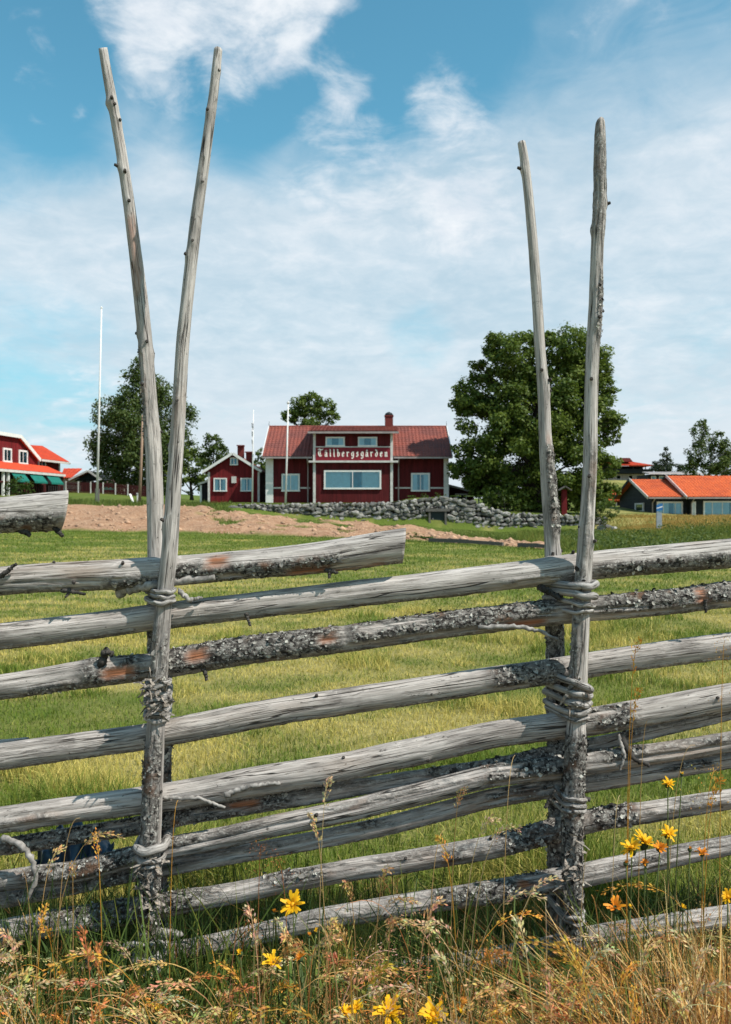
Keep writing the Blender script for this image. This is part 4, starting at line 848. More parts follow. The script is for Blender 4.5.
for Yt, bp_, lo, lab in ((56.5, 592, [(588,514,9),(600,513,10),(594,507,9),(605,519,8),(580,518,7),(612,512,8),(609,504,7)], 'rounded green shrub at the right end of stone wall'),
                     (71, 20, [(12,487,8),(22,484,9),(31,488,7),(20,491,9),(8,491,6)], 'clipped green bush below awnings of the guesthouse'),
                     (40, 417, [(411,541,7),(420,540,8),(428,543,6),(404,543,5)], 'low dark weedy bush at left end of the long edging plank')):
    tree('shrub', lab, Yt, bp_, lo, M['hedge'], .14, 34, cat='shrub', trunk_r=.05, clump=.4)
tree('shrub', 'green creeper bush draping over the stone wall mound', 61.6, 440, [(412,500,4.5),(425,499,5.5),(440,497.5,5.5),(455,499,6),(470,503,6),(482,507,5)], M['hedge'], .12, 30, cat='shrub', trunk_r=.04, clump=.4)
tree('shrub', 'leafy bush under left side of the big tree behind the wall', 64, 505, [(490,500,9),(505,502,9),(520,505,8),(498,492,8)], M['hedge'], .16, 22, cat='shrub', trunk_r=.05, clump=.4)

n = 26000; y = rng.uniform(29, 52, n); x = rng.uniform(.2, .56, n)*y; cl = fbm(x*.8, y*.8 + 30, o=3); ok = (cl > .02) & notdirt(x, y) & (y > np.interp(CX + F*x/y, EDGE_PX, EDGE_Y)); x, y, cl = x[ok], y[ok], cl[ok]; n = len(x)
wd = leaves('meadow_weeds', np.stack([x, y, ground_z(x, y) + rng.uniform(.02, .75, n)*(.35 + cl)], 1), rand_dir(n)*.7 + np.array([0, 0, .6]), .11, M['paleleaf'], None); tag(wd, 'leafy green weeds among the meadow grass right of the stone wall', 'weeds', kind='stuff')
# ------------------------------------------------------------------ the roundpole fence
YR = 2.60; PM = YR/F
fence = empty('roundpole_fence', (0, YR, 0), 'weathered grey roundpole fence of slanting split rails tied between crossed poles', 'fence')
def resample(ctrl, step, Y):
    c = np.array(ctrl, float); q_ = np.stack([(c[:,0]-CX)/F*Y, np.full(len(c), Y), H + (CY-c[:,1])/F*Y, c[:,2]/F*Y], 1)
    d = np.concatenate([[0], np.cumsum(np.linalg.norm(np.diff(q_[:,:3], axis=0), axis=1))]); n = max(8, int(d[-1]/step)); s = np.linspace(0, d[-1], n)
    out = np.stack([np.interp(s, d, q_[:,i]) for i in range(4)], 1)
    k = max(1, int(.06/step)); ker = np.hanning(2*k + 3)[1:-1]; ker /= ker.sum()
    pad = np.concatenate([2*out[:1] - out[k:0:-1], out, 2*out[-1:] - out[-2:-k-2:-1]]); sm = np.stack([np.convolve(pad[:,i], ker, 'valid') for i in range(4)], 1)
    return (sm if len(sm) == n else out), s
def log(name, ctrl, Y, matl, up, seed, nseg=44, step=.0078, shear0=0, shear1=0, bark=(), orange=(), cracks=(), rough=1.0, knots=0, dy=None, label=None, bend=.0, flat=None, shs=0.0):
    P, s = resample(ctrl, step, Y)
    if dy is not None: P[:,1] += np.interp(np.linspace(0, 1, len(P)), np.linspace(0, 1, len(dy)), dy)
    n = len(P); r0 = P[:,3]; C = P[:,:3].copy()
    C[:,2] += bend*fbm(s*2 + seed*3.1, 0*s + seed, o=3); C[:,1] += bend*.6*fbm(s*2 + seed*1.7, 0*s + 9 + seed, o=3)
    T = np.gradient(C, axis=0); T /= np.linalg.norm(T, axis=1, keepdims=True)
    U = np.array(up, float)[None]; n1 = U - T*np.sum(U*T, 1, keepdims=True); n1 /= np.linalg.norm(n1, axis=1, keepdims=True); n2 = np.cross(T, n1)
    th = np.linspace(0, 2*np.pi, nseg, endpoint=False); S_, TH = np.meshgrid(s, th, indexing='ij'); pxs = CX + F*C[:,0]/C[:,1] if abs(up[2]) > .5 else CY - F*(C[:,2]-H)/C[:,1]
    PX = pxs[:,None] + 0*TH; cs, sn = np.cos(TH), np.sin(TH); r = r0[:,None]*np.ones_like(TH)
    bm_ = np.zeros_like(TH); om = np.zeros_like(TH)
    nz = fbm(S_*9 + seed*7, cs*1.6 + seed, sn*1.6, o=4)
    def ang(c, w): d = np.abs((TH - c + np.pi) % (2*np.pi) - np.pi); return sstep(w - d, -.25, .35)
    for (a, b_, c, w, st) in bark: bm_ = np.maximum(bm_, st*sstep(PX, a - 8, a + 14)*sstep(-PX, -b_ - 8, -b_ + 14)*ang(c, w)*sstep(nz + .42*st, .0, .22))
    for (a, b_, c, w) in orange: om = np.maximum(om, (.4 if up[2] < .5 else 1.0)*sstep(PX, a - 4, a + 8)*sstep(-PX, -b_ - 4, -b_ + 8)*ang(c, w)*sstep(nz + .3, -.1, .2))
    bm_ = bm_*(1 - om)
    disp = .035*r*fbm(S_*5 + seed, cs*1.2, sn*1.2, o=3) + .0011*rough*fbm(S_*8, cs*9 + seed, sn*9, o=3)
    hb_ = fbm(S_*70 + seed*3, cs*6, sn*6 + seed, o=3); disp = disp + bm_*(.0025 + .0055*np.abs(hb_)) - om*.0015
    if flat: disp = disp - .35*r*np.exp(-((TH - flat)/.5)**2)
    for (a, b_, c, dp) in cracks:
        tc_ = c + .22*fbm(S_*3 + seed, 0*S_ + c*3, o=3); dd = ((TH - tc_ + np.pi) % (2*np.pi) - np.pi)*r/.0042
        disp = disp - dp*np.exp(-dd*dd)*sstep(PX, a, a + 30)*sstep(-PX, -b_, -b_ + 30)
    rr_ = random.Random(seed); kn = []
    for _ in range(knots):
        ks, kt = rr_.uniform(.02, .98)*s[-1], rr_.uniform(-.2, 3.3) if abs(up[2]) > .5 else rr_.uniform(-1.7, 1.7)
        dt_ = ((TH - kt + np.pi) % (2*np.pi) - np.pi)*r; ds_ = S_ - ks; disp = disp + .0042*np.exp(-(ds_**2*.5 + dt_**2)/.00011); kn.append((ks, kt))
    sh = shear0*sstep(-S_, -.12, 0) + shear1*sstep(S_, s[-1] - .12, s[-1])
    rr2 = r + disp
    V = C[:,None] + n1[:,None]*(rr2*cs)[...,None] + n2[:,None]*(rr2*sn)[...,None] + T[:,None]*(sh*rr2*cs)[...,None] + T[:,None]*(shs*sstep(S_, s[-1] - .12, s[-1])*rr2*sn)[...,None]
    wc = np.stack([S_ + seed*3.7, r*cs + seed*.31, r*sn], -1)
    V = V.reshape(-1,3); wc = wc.reshape(-1,3); i0 = np.arange(n-1)[:,None]*nseg; j = np.arange(nseg)[None]; j2 = (j+1) % nseg
    Q = np.stack([i0 + j, i0 + j2, i0 + nseg + j2, i0 + nseg + j], -1).reshape(-1,4)
    b0, o0 = bm_.reshape(-1), om.reshape(-1); caps = []; extra = [] ; ew = []
    for e_, fl in ((0, True), (n-1, False)):
        ring = np.arange(nseg) + e_*nseg; cc = V[ring].mean(0); prev = None
        # end grain: inner ring and centre
        inner = (V[ring] - cc)*.45 + cc; bi = len(V) + sum(len(x_) for x_ in extra)
        extra.append(np.vstack([inner, cc[None]])); ew.append(np.vstack([wc[ring]*[1, .45, .45] + [0, 0, 0], [[wc[ring[0],0], 0, 0]]]))
        q1 = np.stack([ring, np.roll(ring, -1), bi + np.roll(np.arange(nseg), -1), bi + np.arange(nseg)], 1); q2 = np.stack([bi + np.arange(nseg), bi + np.roll(np.arange(nseg), -1), np.full(nseg, bi + nseg), np.full(nseg, bi + nseg)], 1)
        caps.append((q1, q2, fl))
    V = np.vstack([V] + extra); wc = np.vstack([wc] + ew); pad = len(V) - len(b0); b0 = np.concatenate([b0, np.zeros(pad)]); o0 = np.concatenate([o0, np.zeros(pad)])
    tris = [Q[:, [0, 1, 2]], Q[:, [0, 2, 3]]]
    for q1, q2, fl in caps:
        tt_ = np.vstack([q1[:, [0,1,2]], q1[:, [0,2,3]], q2[:, [0,1,2]]]); tris.append(tt_[:, ::-1] if fl else tt_)
    o = tri_mesh(name, V, np.vstack(tris), matl, fence, attrs={'wc': wc, 'bark': b0, 'orange': o0}, smooth=True)
    if label: o['label'] = label
    # shaggy bark and lichen flakes standing off the surface
    Vn = (V[:n*nseg].reshape(n, nseg, 3) - C[:,None]); w_ = (bm_*(np.abs(hb_) > .1)).ravel(); cand = np.nonzero(w_ > .5)[0] if abs(up[2]) < .5 else np.nonzero(w_ > .71)[0]
    if len(cand):
        m_ = min(4200, int(len(cand)*.34)); pk = rng.choice(cand, m_); P_ = V[pk]; nn = Vn.reshape(-1,3)[pk]; nn /= np.linalg.norm(nn, axis=1, keepdims=True)
        k_ = 7; a_ = rng.normal(0, 1, (m_, 3)); t_ = a_ - nn*np.sum(a_*nn, 1, keepdims=True); t_ /= np.linalg.norm(t_, axis=1, keepdims=True); u_ = np.cross(nn, t_)
        sz = np.minimum(rng.gamma(2.0, .0011, m_), .0065)[:, None] + .0014; ring = []
        for q_ in range(k_):
            f_ = 2*np.pi*q_/k_; rad = sz*rng.uniform(.55, 1.25, (m_, 1)); ring.append(P_ + (t_*np.cos(f_) + u_*np.sin(f_))*rad + nn*sz*rng.uniform(-.1, 1.0, (m_, 1)))
        VV = np.stack([P_ + nn*.0008] + ring, 1); base = (np.arange(m_)*(k_+1))[:, None, None]; tt_ = np.array([[0, 1+q_, 1+(q_+1) % k_] for q_ in range(k_)])[None]
        lo = tri_mesh('lichen', VV.reshape(-1,3), (base + tt_).reshape(-1,3), M['lichen'], o, attrs={'rnd': np.repeat(rng.uniform(0, 1, m_), k_+1)}); lo['kind'] = 'stuff'
    # broken branch stubs
    for (ks, kt) in kn[:knots]:
        i_ = int(np.argmin(np.abs(s - ks))); dr_ = n1[i_]*math.cos(kt) + n2[i_]*math.sin(kt); a_ = C[i_] + dr_*(r0[i_]*.9); ln_ = rr_.choice((.004, .007, .012))
        st = MB().tube([Vector(a_), Vector(a_ + dr_*(ln_ + r0[i_]*.1) + T[i_]*ln_*.4)], [.0062, .0042], 7).build('branch_stub', M['stubw'], o)
    return o, C, n1, n2, r0, pxs
M['stubw'] = simple('dark_knot_wood', (.05, .043, .038), .9, .4, 60)
PI = math.pi; UP = (0, 0, 1); FR = PI/2        # angle on a rail: 0 top, PI/2 towards the camera, PI underside
# control points: image x, image y, radius (all in pixels at the rail's distance)
rails = [
 dict(c=[(-400,539,19),(-150,524,19),(0,515,17.5),(64,509.5,19.5)], y=2.60, sh=(0,.25), shs=.48, bark=[(-420,62,2.4,.75,1.0),(0,60,1.9,.25,.8)], cr=[(-300,40,1.2,.004)], kn=3, lab='thick stub of top rail with black lichen underside, cut end'),
 dict(c=[(-420,615,13.5),(0,580.5,14),(150,571,15),(240,563,14),(320,556,15.5),(404,545,17)], y=2.60, sh=(0,.22), bark=[(105,165,2.3,.7,.9),(165,215,1.7,.7,.9),(200,345,2.1,.75,1.0),(0,100,2.7,.5,.7),(300,400,2.9,.5,.6)], og=[(208,232,1.1,.45),(285,385,2.5,.3)], cr=[(0,140,1.9,.005),(-100,60,1.2,.004)], kn=6, lab='second rail with slanting cut end and lichen patches'),
 dict(c=[(-420,690,12.5),(0,635,13),(240,605,12.8),(490,577,13.5),(600,564,13.5),(731,552,14.2),(1150,515,15)], y=2.61, bark=[(590,735,2.0,.62,.95),(500,600,2.3,.5,.7),(735,1000,2,.7,.9)], cr=[(-100,160,.9,.005),(240,380,1.3,.003)], kn=9),
 dict(c=[(-420,734,12),(0,685,12),(100,671,14),(130,668,13),(240,650,13.2),(350,637,12.5),(490,619,12),(600,608,11.5),(731,593,12),(1150,551,12)], y=2.60, bark=[(84,150,1.0,1.5,1.0),(165,345,.9,1.6,1.0),(345,560,.6,1.3,1.0),(595,735,.7,1.3,1.0),(20,90,2.4,.6,.8),(735,1000,1,1.5,1)], og=[(188,212,1.2,.5),(105,140,1.6,.45),(318,338,1.3,.3),(500,545,2.2,.4),(692,705,1.2,.7)], cr=[(0,90,1.2,.005),(560,720,1.5,.006)], kn=5, rough=1.6, lab='bark-covered rail with orange inner bark showing'),
 dict(c=[(-420,813,13),(0,755,13),(140,738,12.5),(250,717,13.2),(490,679,12.5),(590,663,12),(731,646,12.8),(1150,591,13)], y=2.605, bark=[(488,565,1.2,1.0,.95),(520,565,2.4,.6,.9)], cr=[(180,420,.75,.006),(0,100,1.0,.003)], kn=8),
 dict(c=[(-420,879,12.5),(0,821,12.5),(130,803,13),(250,782,14.5),(360,762,13.5),(480,738,12.7),(590,722,13.2),(731,697,13.5),(1150,626,14)], y=2.60, bark=[(588,635,1.2,1.1,1.0),(0,60,1.6,.3,.7),(210,330,2.7,.35,.8)], cr=[(0,140,1.25,.006),(120,300,1.5,.003)], kn=9),
 dict(c=[(-400,899,8),(0,845,8.5),(130,828,9),(250,804,9.5),(360,785,8.5),(490,765,7.5),(590,746,7.5),(700,722,6),(760,708,4)], y=2.635, bark=[(0,250,1.2,1.3,1.0),(240,300,1.2,1.2,.9),(420,600,1,1.2,.9)], og=[(228,262,1.3,.5)], kn=4, rough=1.6, lab='thin barky pole pressed under the smooth rail'),
 dict(c=[(-400,985,8),(0,901,8),(160,869,8.5),(300,842,9),(400,821,9.5),(490,797,9.5),(600,780,9.5),(731,759,8.5),(1150,690,8)], y=2.612, bark=[(0,140,1.4,1.0,.8),(480,560,1.2,1.0,.8)], cr=[(200,470,1.3,.006)], kn=3, rough=1.6, lab='lower thin half of the split pair of rails'),
 dict(c=[(-400,950,10),(0,882,10.5),(80,873,10.5),(160,851,10.5),(250,832,11),(360,808,11),(490,776,11.5),(600,762,11),(731,742,10.5),(1150,680,10)], y=2.585, bark=[(25,140,.8,1.2,1.0),(150,200,.6,.9,.9),(480,575,.8,1.1,1.0),(595,650,.6,.9,1.0)], cr=[(150,470,1.35,.013),(300,560,.8,.007),(590,735,1.5,.012)], kn=4, rough=1.8, lab='split rail with deep lengthwise crack'),
 dict(c=[(-400,1002,12),(0,932,13),(100,917,13.5),(160,906,12),(250,891,10.5),(360,868,11),(490,847,11.5),(590,821,11.5),(731,798,10),(1150,731,9)], y=2.60, bark=[(80,145,.9,1.4,1.0),(160,205,.7,1.3,1.0),(495,565,1,1.6,1.0),(585,640,1,1.5,1.0),(640,731,.9,.8,.7)], cr=[(230,430,1.3,.005)], kn=5, rough=1.4),
 dict(c=[(-250,1040,11),(50,978,11),(130,965,11),(250,936,10.5),(320,919,11),(400,907,11.5),(490,893,11.5),(600,869,12),(731,845,9.5),(1150,774,9)], y=2.60, bark=[(470,560,1,1.5,1.0),(300,330,.9,1,.6)], og=[(515,550,1.0,.6)], cr=[(400,480,1.2,.004),(600,720,1.4,.005)], kn=4),
 dict(c=[(335,984,12.5),(420,970,13),(480,961,12.5),(540,950,12),(590,938,11.5),(731,917,11.5),(1150,855,11)], y=2.585, bark=[(340,520,1.5,.5,.5)], cr=[(360,540,1.2,.004),(600,731,1.5,.006)], kn=4, rough=1.5),
 dict(c=[(-160,765,4.5),(-60,750,5),(28,741.5,5)], y=2.66, bark=[], kn=1, lab='thin pale rail end poking in from the left'),
]
fl_data = []
for i, d in enumerate(rails):
    if i >= 6 and d['c'][0][2] > 6:      # the lower, older rails are thinner and more overgrown
        d['c'] = [(a_, b_, r_*.92) for a_, b_, r_ in d['c']]; rl_ = random.Random(i*13)
        d['bark'] = d['bark'] + [(-400, 1300, .6, .8, .45)] + [(p_, p_ + rl_.uniform(25, 70), rl_.uniform(.3, 1.4), rl_.uniform(.4, .9), .95) for p_ in [rl_.uniform(-300, 1100) for _ in range(9)]]
    if d['c'][0][2] > 6: d['bark'] = d['bark'] + [(-400, 1300, 2.85, .58, .70)]  # lichen along undersides, laid on heavier to put shade into the colour
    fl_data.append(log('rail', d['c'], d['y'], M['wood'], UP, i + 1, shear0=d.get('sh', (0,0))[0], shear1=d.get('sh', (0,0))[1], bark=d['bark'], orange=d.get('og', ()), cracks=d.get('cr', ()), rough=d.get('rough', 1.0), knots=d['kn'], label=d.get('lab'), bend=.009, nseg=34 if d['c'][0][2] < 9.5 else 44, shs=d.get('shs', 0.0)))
# poles: (image x, image y, radius), depth offsets from bottom to top
poles = [
 dict(c=[(146,1010,8.5),(148,930,9.5),(150,860,10),(153,790,9.5),(156,720,8.8),(163.5,600,8),(169,555,8.2),(176,450,7),(182,340,6.6),(186,300,6.2),(194.5,220,5.9),(204,150,5.4),(212,90,4.8),(216.5,45,4.2)], y=2.532, dy=(0,0,.01,.03), bark=[(620,720,0,1.8,.55),(730,1000,-.5,1.5,.9),(860,935,.4,2.2,1.0)], kn=15, lab='front pole of the left pair leaning right at the top'),
 dict(c=[(158,1005,8.5),(157,900,8.5),(162,760,8.5),(157,640,8.5),(155.5,550,8),(155,500,8.3),(153.5,450,8.2),(150,400,7),(145.5,340,6.8),(141,300,7),(135,250,6.2),(128.5,200,5.7),(121,150,5.2),(112,100,5),(106.5,70,4.6),(103,48,4.3)], y=2.672, dy=(0,0,0,.0), bark=[(600,1000,0,3.2,.9),(340,450,-1.2,1.0,.7)], og=[(215,300,.3,1.0)], kn=18, lab='rear pole of the left pair leaning left at the top'),
 dict(c=[(575,985,8),(575,930,8),(573,880,8.5),(572,820,9.8),(575,760,9.6),(576,730,9.2),(579.6,660,8.6),(581.5,620,8.5),(585,560,8),(588.7,500,7.2),(591,460,7),(592,400,6.7),(593.7,350,6.6),(597,300,6.8),(598.5,250,6.4),(601.6,200,6.2),(601.5,150,6),(602,121,4.5)], y=2.528, dy=(0,0,.01,.02), bark=[(730,1000,-.2,2.2,1.0),(560,720,-.8,.9,.6),(270,345,.6,.8,.7),(440,560,.3,.8,.5),(128,240,0,2,.5)], kn=11, lab='front pole of the right pair with splintered tip'),
 dict(c=[(555,990,7.5),(556,860,7.5),(557,800,7.5),(555.5,700,8),(555,640,8.2),(552,540,7.6),(549.5,500,7.8),(545.5,450,6.2),(544,400,5.9),(540,350,5.3),(537,300,5.2),(533.5,250,4.9),(529,200,4.6),(523.5,152,4.4),(521.5,143,4)], y=2.668, dy=(0,0,0,0), bark=[(580,1000,0,3.2,.95),(440,540,.8,1.1,.85)], og=[(432,446,.4,.5)], kn=10, lab='rear pole of the right pair, smooth and slim'),
]
for i, d in enumerate(poles):
    log('pole', d['c'], d['y'], M['polew'], (0, -1, 0), i + 21, bark=d['bark'], orange=d.get('og', ()), rough=1.0, knots=d['kn'], dy=d['dy'], label=d['lab'], bend=.004, nseg=32, shear1=(.3, -.4, 1.2, .3)[i])
def pole_at(k, py):
    c = np.array(sorted(poles[k]['c'], key=lambda q_: q_[1])); Y = poles[k]['y']; return Vector(at(float(np.interp(py, c[:,1], c[:,0])), py, Y)), float(np.interp(py, c[:,1], c[:,2]))*Y/F
def withy(pf_, pb, py, rt, seed, tilt=0.0, n=72, ns=10, wob=.0018, open_=False):
    """a twisted branch tied round both poles of a pair"""
    A_, ra = pole_at(pf_, py); B_, rb = pole_at(pb, py); A_, B_ = A_.copy(), B_.copy(); A_.z = B_.z = (A_.z + B_.z)/2; ax2 = (A_ - B_); ax2.z = 0; axd = ax2.normalized()
    path = []
    for i in range(n):
        f_ = 2*PI*i/n; d_ = Vector((math.cos(f_), math.sin(f_), 0)); w_ = d_.dot(axd); fr = .5 + .5*math.tanh(w_*5); c_ = B_.lerp(A_, fr); rr_ = rb*(1-fr) + ra*fr
        path.append(c_ + d_*(rr_ + rt*.82) + Vector((0, 0, tilt*d_.x + wob*math.sin(f_*3 + seed) + wob*.7*math.sin(f_*5 + seed*2))))
    P_ = np.array(path); T_ = np.roll(P_, -1, 0) - np.roll(P_, 1, 0); T_ /= np.linalg.norm(T_, axis=1, keepdims=True)
    U_ = np.array([[0, 0, 1.0]]); n1_ = U_ - T_*np.sum(U_*T_, 1, keepdims=True); n1_ /= np.linalg.norm(n1_, axis=1, keepdims=True); n2_ = np.cross(T_, n1_)
    th = np.linspace(0, 2*PI, ns, endpoint=False); s = np.arange(n)*.008; S_, TH = np.meshgrid(s, th, indexing='ij'); r_ = rt*(1 + .15*fbm(S_*30 + seed*5, np.cos(TH)*1.3, np.sin(TH)*1.3, o=3)) + .0008*fbm(S_*20, np.cos(TH)*6 + seed, np.sin(TH)*6, o=2)
    V = P_[:,None] + n1_[:,None]*(r_*np.cos(TH))[...,None] + n2_[:,None]*(r_*np.sin(TH))[...,None]
    i0 = (np.arange(n))[:,None]*ns; i1 = ((np.arange(n)+1) % n)[:,None]*ns; j = np.arange(ns)[None]; j2 = (j+1) % ns
    Q = np.stack([i0+j, i0+j2, i1+j2, i1+j], -1).reshape(-1,4)
    nb = fbm(S_*25 + seed, np.cos(TH), np.sin(TH), o=3)
    return tri_mesh('withy_loop', V.reshape(-1,3), Q, M['withy'], fence, attrs={'wc': np.stack([S_ + seed*2.3, rt*np.cos(TH)*1.6, rt*np.sin(TH)*1.6 + seed], -1).reshape(-1,3), 'bark': (sstep(nb, .2, .38)*.6).ravel(), 'orange': 0*nb.ravel()}, smooth=True)
# image row, radius in px, tilt
for k, (f_, b_, py, rp_, tl) in enumerate([(0,1,589,2.6,.002),(0,1,594,2.4,-.001),(0,1,599.5,3.0,.003),
      (0,1,680,3.2,.006),(0,1,686,2.8,-.008),(0,1,693,3.6,.004),(0,1,700,3.0,-.010),(0,1,707,3.4,.008),(0,1,713,2.6,-.003),
      (0,1,837,5.2,.002),(0,1,848,3.2,-.003),(0,1,854,2.2,.003),(0,1,944,5.0,.006),(0,1,957,3.6,-.002),
      (2,3,583,4.6,.003),(2,3,592.5,4.4,-.004),(2,3,601.5,2.8,-.005),(2,3,608,2.2,.002),
      (2,3,679,4.0,-.014),(2,3,688,3.8,-.006),(2,3,697,3.8,-.003),(2,3,705.5,3.4,.003),(2,3,712,2.4,.001),
      (2,3,789,2.8,-.006),(2,3,795,2.6,-.004),(2,3,800.5,2.4,.001),(2,3,903,2.8,.003),(2,3,909,2.4,-.002)]):
    withy(f_, b_, py, rp_*.86*PM, k + 1, tl)
# short sticks, hanging twigs and loose bark on the fence
def twig(name, pts, r, seed, matl='withy', label=None):
    P_ = [at(*p) for p in pts]; n = 26; Q_ = []
    for i in range(n):
        f_ = i/(n-1)*(len(P_)-1); a = min(int(f_), len(P_)-2); Q_.append(P_[a].lerp(P_[a+1], f_ - a) + Vector((random.uniform(-1,1), random.uniform(-1,1), random.uniform(-1,1)))*r*.25)
    o = MB().tube(Q_, [r*(1 - .45*i/(n-1))*random.uniform(.72, 1.22) for i in range(n)], 9).build(name, M[matl], fence, smooth=True)
    if label: o['label'] = label
    return o
M['twigw'] = simple('dark_twig_wood', (.05, .045, .04), .95, .5, 40)
M['twigg'] = simple('grey_twig_wood', (.27, .25, .23), .9, .5, 50)
for pts, r, mm, lab in [
    ([(118,592,2.62),(150,585,2.56),(215,577,2.56)], .016, 'twigg', 'lichened branch lying on the upper left tie'), ([(178,590,2.55),(190,600,2.54),(202,597,2.56)], .008, 'twigg', None),
    ([(478,628,2.56),(515,626,2.555),(540,631,2.55),(558,640,2.55)], .0085, 'twigg', 'curved loose branch under the barky rail'), ([(538,586,2.6),(560,598,2.56)], .012, 'twigw', None),
    ([(196,660,2.58),(205,672,2.57),(207,680,2.57)], .008, 'twigw', None), ([(705,600,2.56),(706,612,2.56)], .006, 'twigw', None), ([(62,590,2.57),(86,594,2.56)], .007, 'twigw', None), ([(70,590,2.57),(66,597,2.56)], .006, 'twigw', None),
    ([(325,570,2.57),(338,573,2.56)], .007, 'twigw', None), ([(330,570,2.57),(329,578,2.56)], .006, 'twigw', None), ([(246,613,2.58),(250,626,2.57)], .006, 'twigw', None), ([(0,577,2.55),(16,564,2.55)], .008, 'twigw', None),
    ([(100,668,2.57),(106,650,2.56),(112,655,2.55)], .012, 'twigw', None), ([(55,527,2.58),(62,536,2.57)], .010, 'twigw', None), ([(20,530,2.58),(30,535,2.57)], .010, 'twigw', None),
    ([(160,933,2.54),(180,935,2.52)], .017, 'twigg', 'sawn stick end at the lowest left tie'), ([(125,946,2.51),(162,942,2.505)], .011, 'twigg', None), ([(134,960,2.51),(162,960,2.505)], .010, 'twigg', None),
    ([(162,798,2.555),(200,798,2.55),(225,808,2.55)], .007, 'twigg', None), ([(225,795,2.55),(250,786,2.55),(280,783,2.56)], .009, 'twigg', None), ([(2,838,2.55),(18,842,2.54),(32,858,2.53),(36,880,2.53),(28,900,2.53)], .011, 'twigg', 'arched lichened twig at the lower left'),
    ([(622,740,2.57),(634,760,2.55),(650,765,2.55)], .009, 'twigw', None), ([(618,735,2.57),(625,755,2.55),(620,770,2.55)], .006, 'twigg', None), ([(590,800,2.53),(560,790,2.53)], .006, 'twigw', None), ([(545,808,2.5),(555,790,2.5)], .005, 'twigw', None)]:
    twig('twig', pts, r, 1, mm, lab)
# frayed bark shreds hanging out of the tied bundles
def shreds(name, px_, py_, w_, h_, n, seed):
    r = random.Random(seed); mb = MB()
    for _ in range(n):
        a = at(px_ + r.uniform(-w_, w_), py_ + r.uniform(-h_, h_), 2.506 + r.uniform(-.008, .012)); d = Vector((r.uniform(-1, 1), r.uniform(-.5, .1), r.uniform(-.6, .6))).normalized(); L_ = r.uniform(.016, .045); sd = d.cross(Vector((r.uniform(-1,1), r.uniform(-1,1), r.uniform(-1,1)))).normalized()*r.uniform(.0025, .0065)
        m_ = a + d*L_*.5 + Vector((0, -.006, r.uniform(-.006, .006))); e_ = a + d*L_ + Vector((0, 0, -.004))
        mb.add([a - sd, a + sd, m_ + sd, m_ - sd, e_ + sd*.4, e_ - sd*.4], [(0,1,2,3), (3,2,4,5)])
    o = mb.build(name, M['lichenbark'], fence); o['kind'] = 'stuff'; o['label'] = 'frayed bark shreds on the tied bundle'
m, t, b = mat('peeling_bark'); n_ = noise_n(t, objvec(t), 90, 4, .7); cc_ = mixc(t, maprange(t, n_, .38, .55), (.05, .042, .036), (.30, .26, .22)); L(t, mixc(t, maprange(t, n_, .58, .7), cc_, (.42, .28, .17)), b.inputs['Base Color']); b.inputs['Roughness'].default_value = .95; M['lichenbark'] = m
shreds('bark_shreds', 156, 696, 11, 19, 80, 3); shreds('bark_shreds', 149, 885, 8, 30, 60, 4); shreds('bark_shreds', 573, 870, 9, 40, 60, 5); shreds('bark_shreds', 577, 695, 9, 18, 12, 6)
# blue sheet behind the lower left rails
bs_ = []; nu, nv = 22, 10
for a in range(nu):
    for c in range(nv):
        u, v_ = a/(nu-1), c/(nv-1); p = at(30 + 75*u, 872 - 34*v_*(.5 + .6*math.sin(PI*min(1, u*1.05))), 2.78); p.y += .10*v_ + .02*math.sin(u*17 + v_*5) + .015*math.sin(u*31); p.z += .012*math.sin(u*23 + v_*9); bs_.append(p)
o = MB().add(bs_, [(a*nv + c, (a+1)*nv + c, (a+1)*nv + c + 1, a*nv + c + 1) for a in range(nu-1) for c in range(nv-1)]).build('plastic_sheet', M['bluecloth'], smooth=True)
sm_ = o.modifiers.new('thickness', 'SOLIDIFY'); sm_.thickness = .004; tag(o, 'crumpled dark blue plastic sheet behind the lower left rails', 'plastic sheet')

# ------------------------------------------------------------------ foreground: dry grass, stalks, flowers
def fg_col(n, pal, wts):
    idx = rng.choice(len(pal), n, p=np.array(wts)/sum(wts)); return np.array(pal)[idx]*rng.uniform(.7, 1.25, (n, 1))
PAL = [(.54, .27, .070), (.60, .38, .13), (.66, .49, .23), (.065, .10, .02), (.15, .18, .035), (.36, .13, .045)]
n = 78000; y = rng.uniform(1.35, 2.75, n); x = rng.uniform(-.85, .85, n)*y; px = CX + F*x/y
hgt = np.interp(px, [0, 95, 125, 175, 210, 320, 560, 660], [.74, .58, .26, .26, .50, .64, .80, 1.35])*rng.uniform(.06, .34, n)*np.interp(y, [1.4, 2.0, 2.45, 2.7], [1.25, .95, .42, .35])*(1 + .5*fbm(x*3, y*3, o=3)); green = sstep(fbm(x*2.1 + 3, y*2.1, o=3), -.05, .3)
cc = fg_col(n, PAL, [5, 3.4, 2.2, 1.0, 1.2, 3.0]); cc2 = fg_col(n, PAL, [1, 1, 1, 5, 4, .5]); cc = np.where((green > .5)[:, None], cc2, cc)
o = blades('dry_grass', x, y, hgt, rng.uniform(.0018, .0058, n), cc, M['dryblade'], .95, segs=3); tag(o, 'tangle of dry rusty and green grass at the foot of the fence', 'grass', kind='stuff')
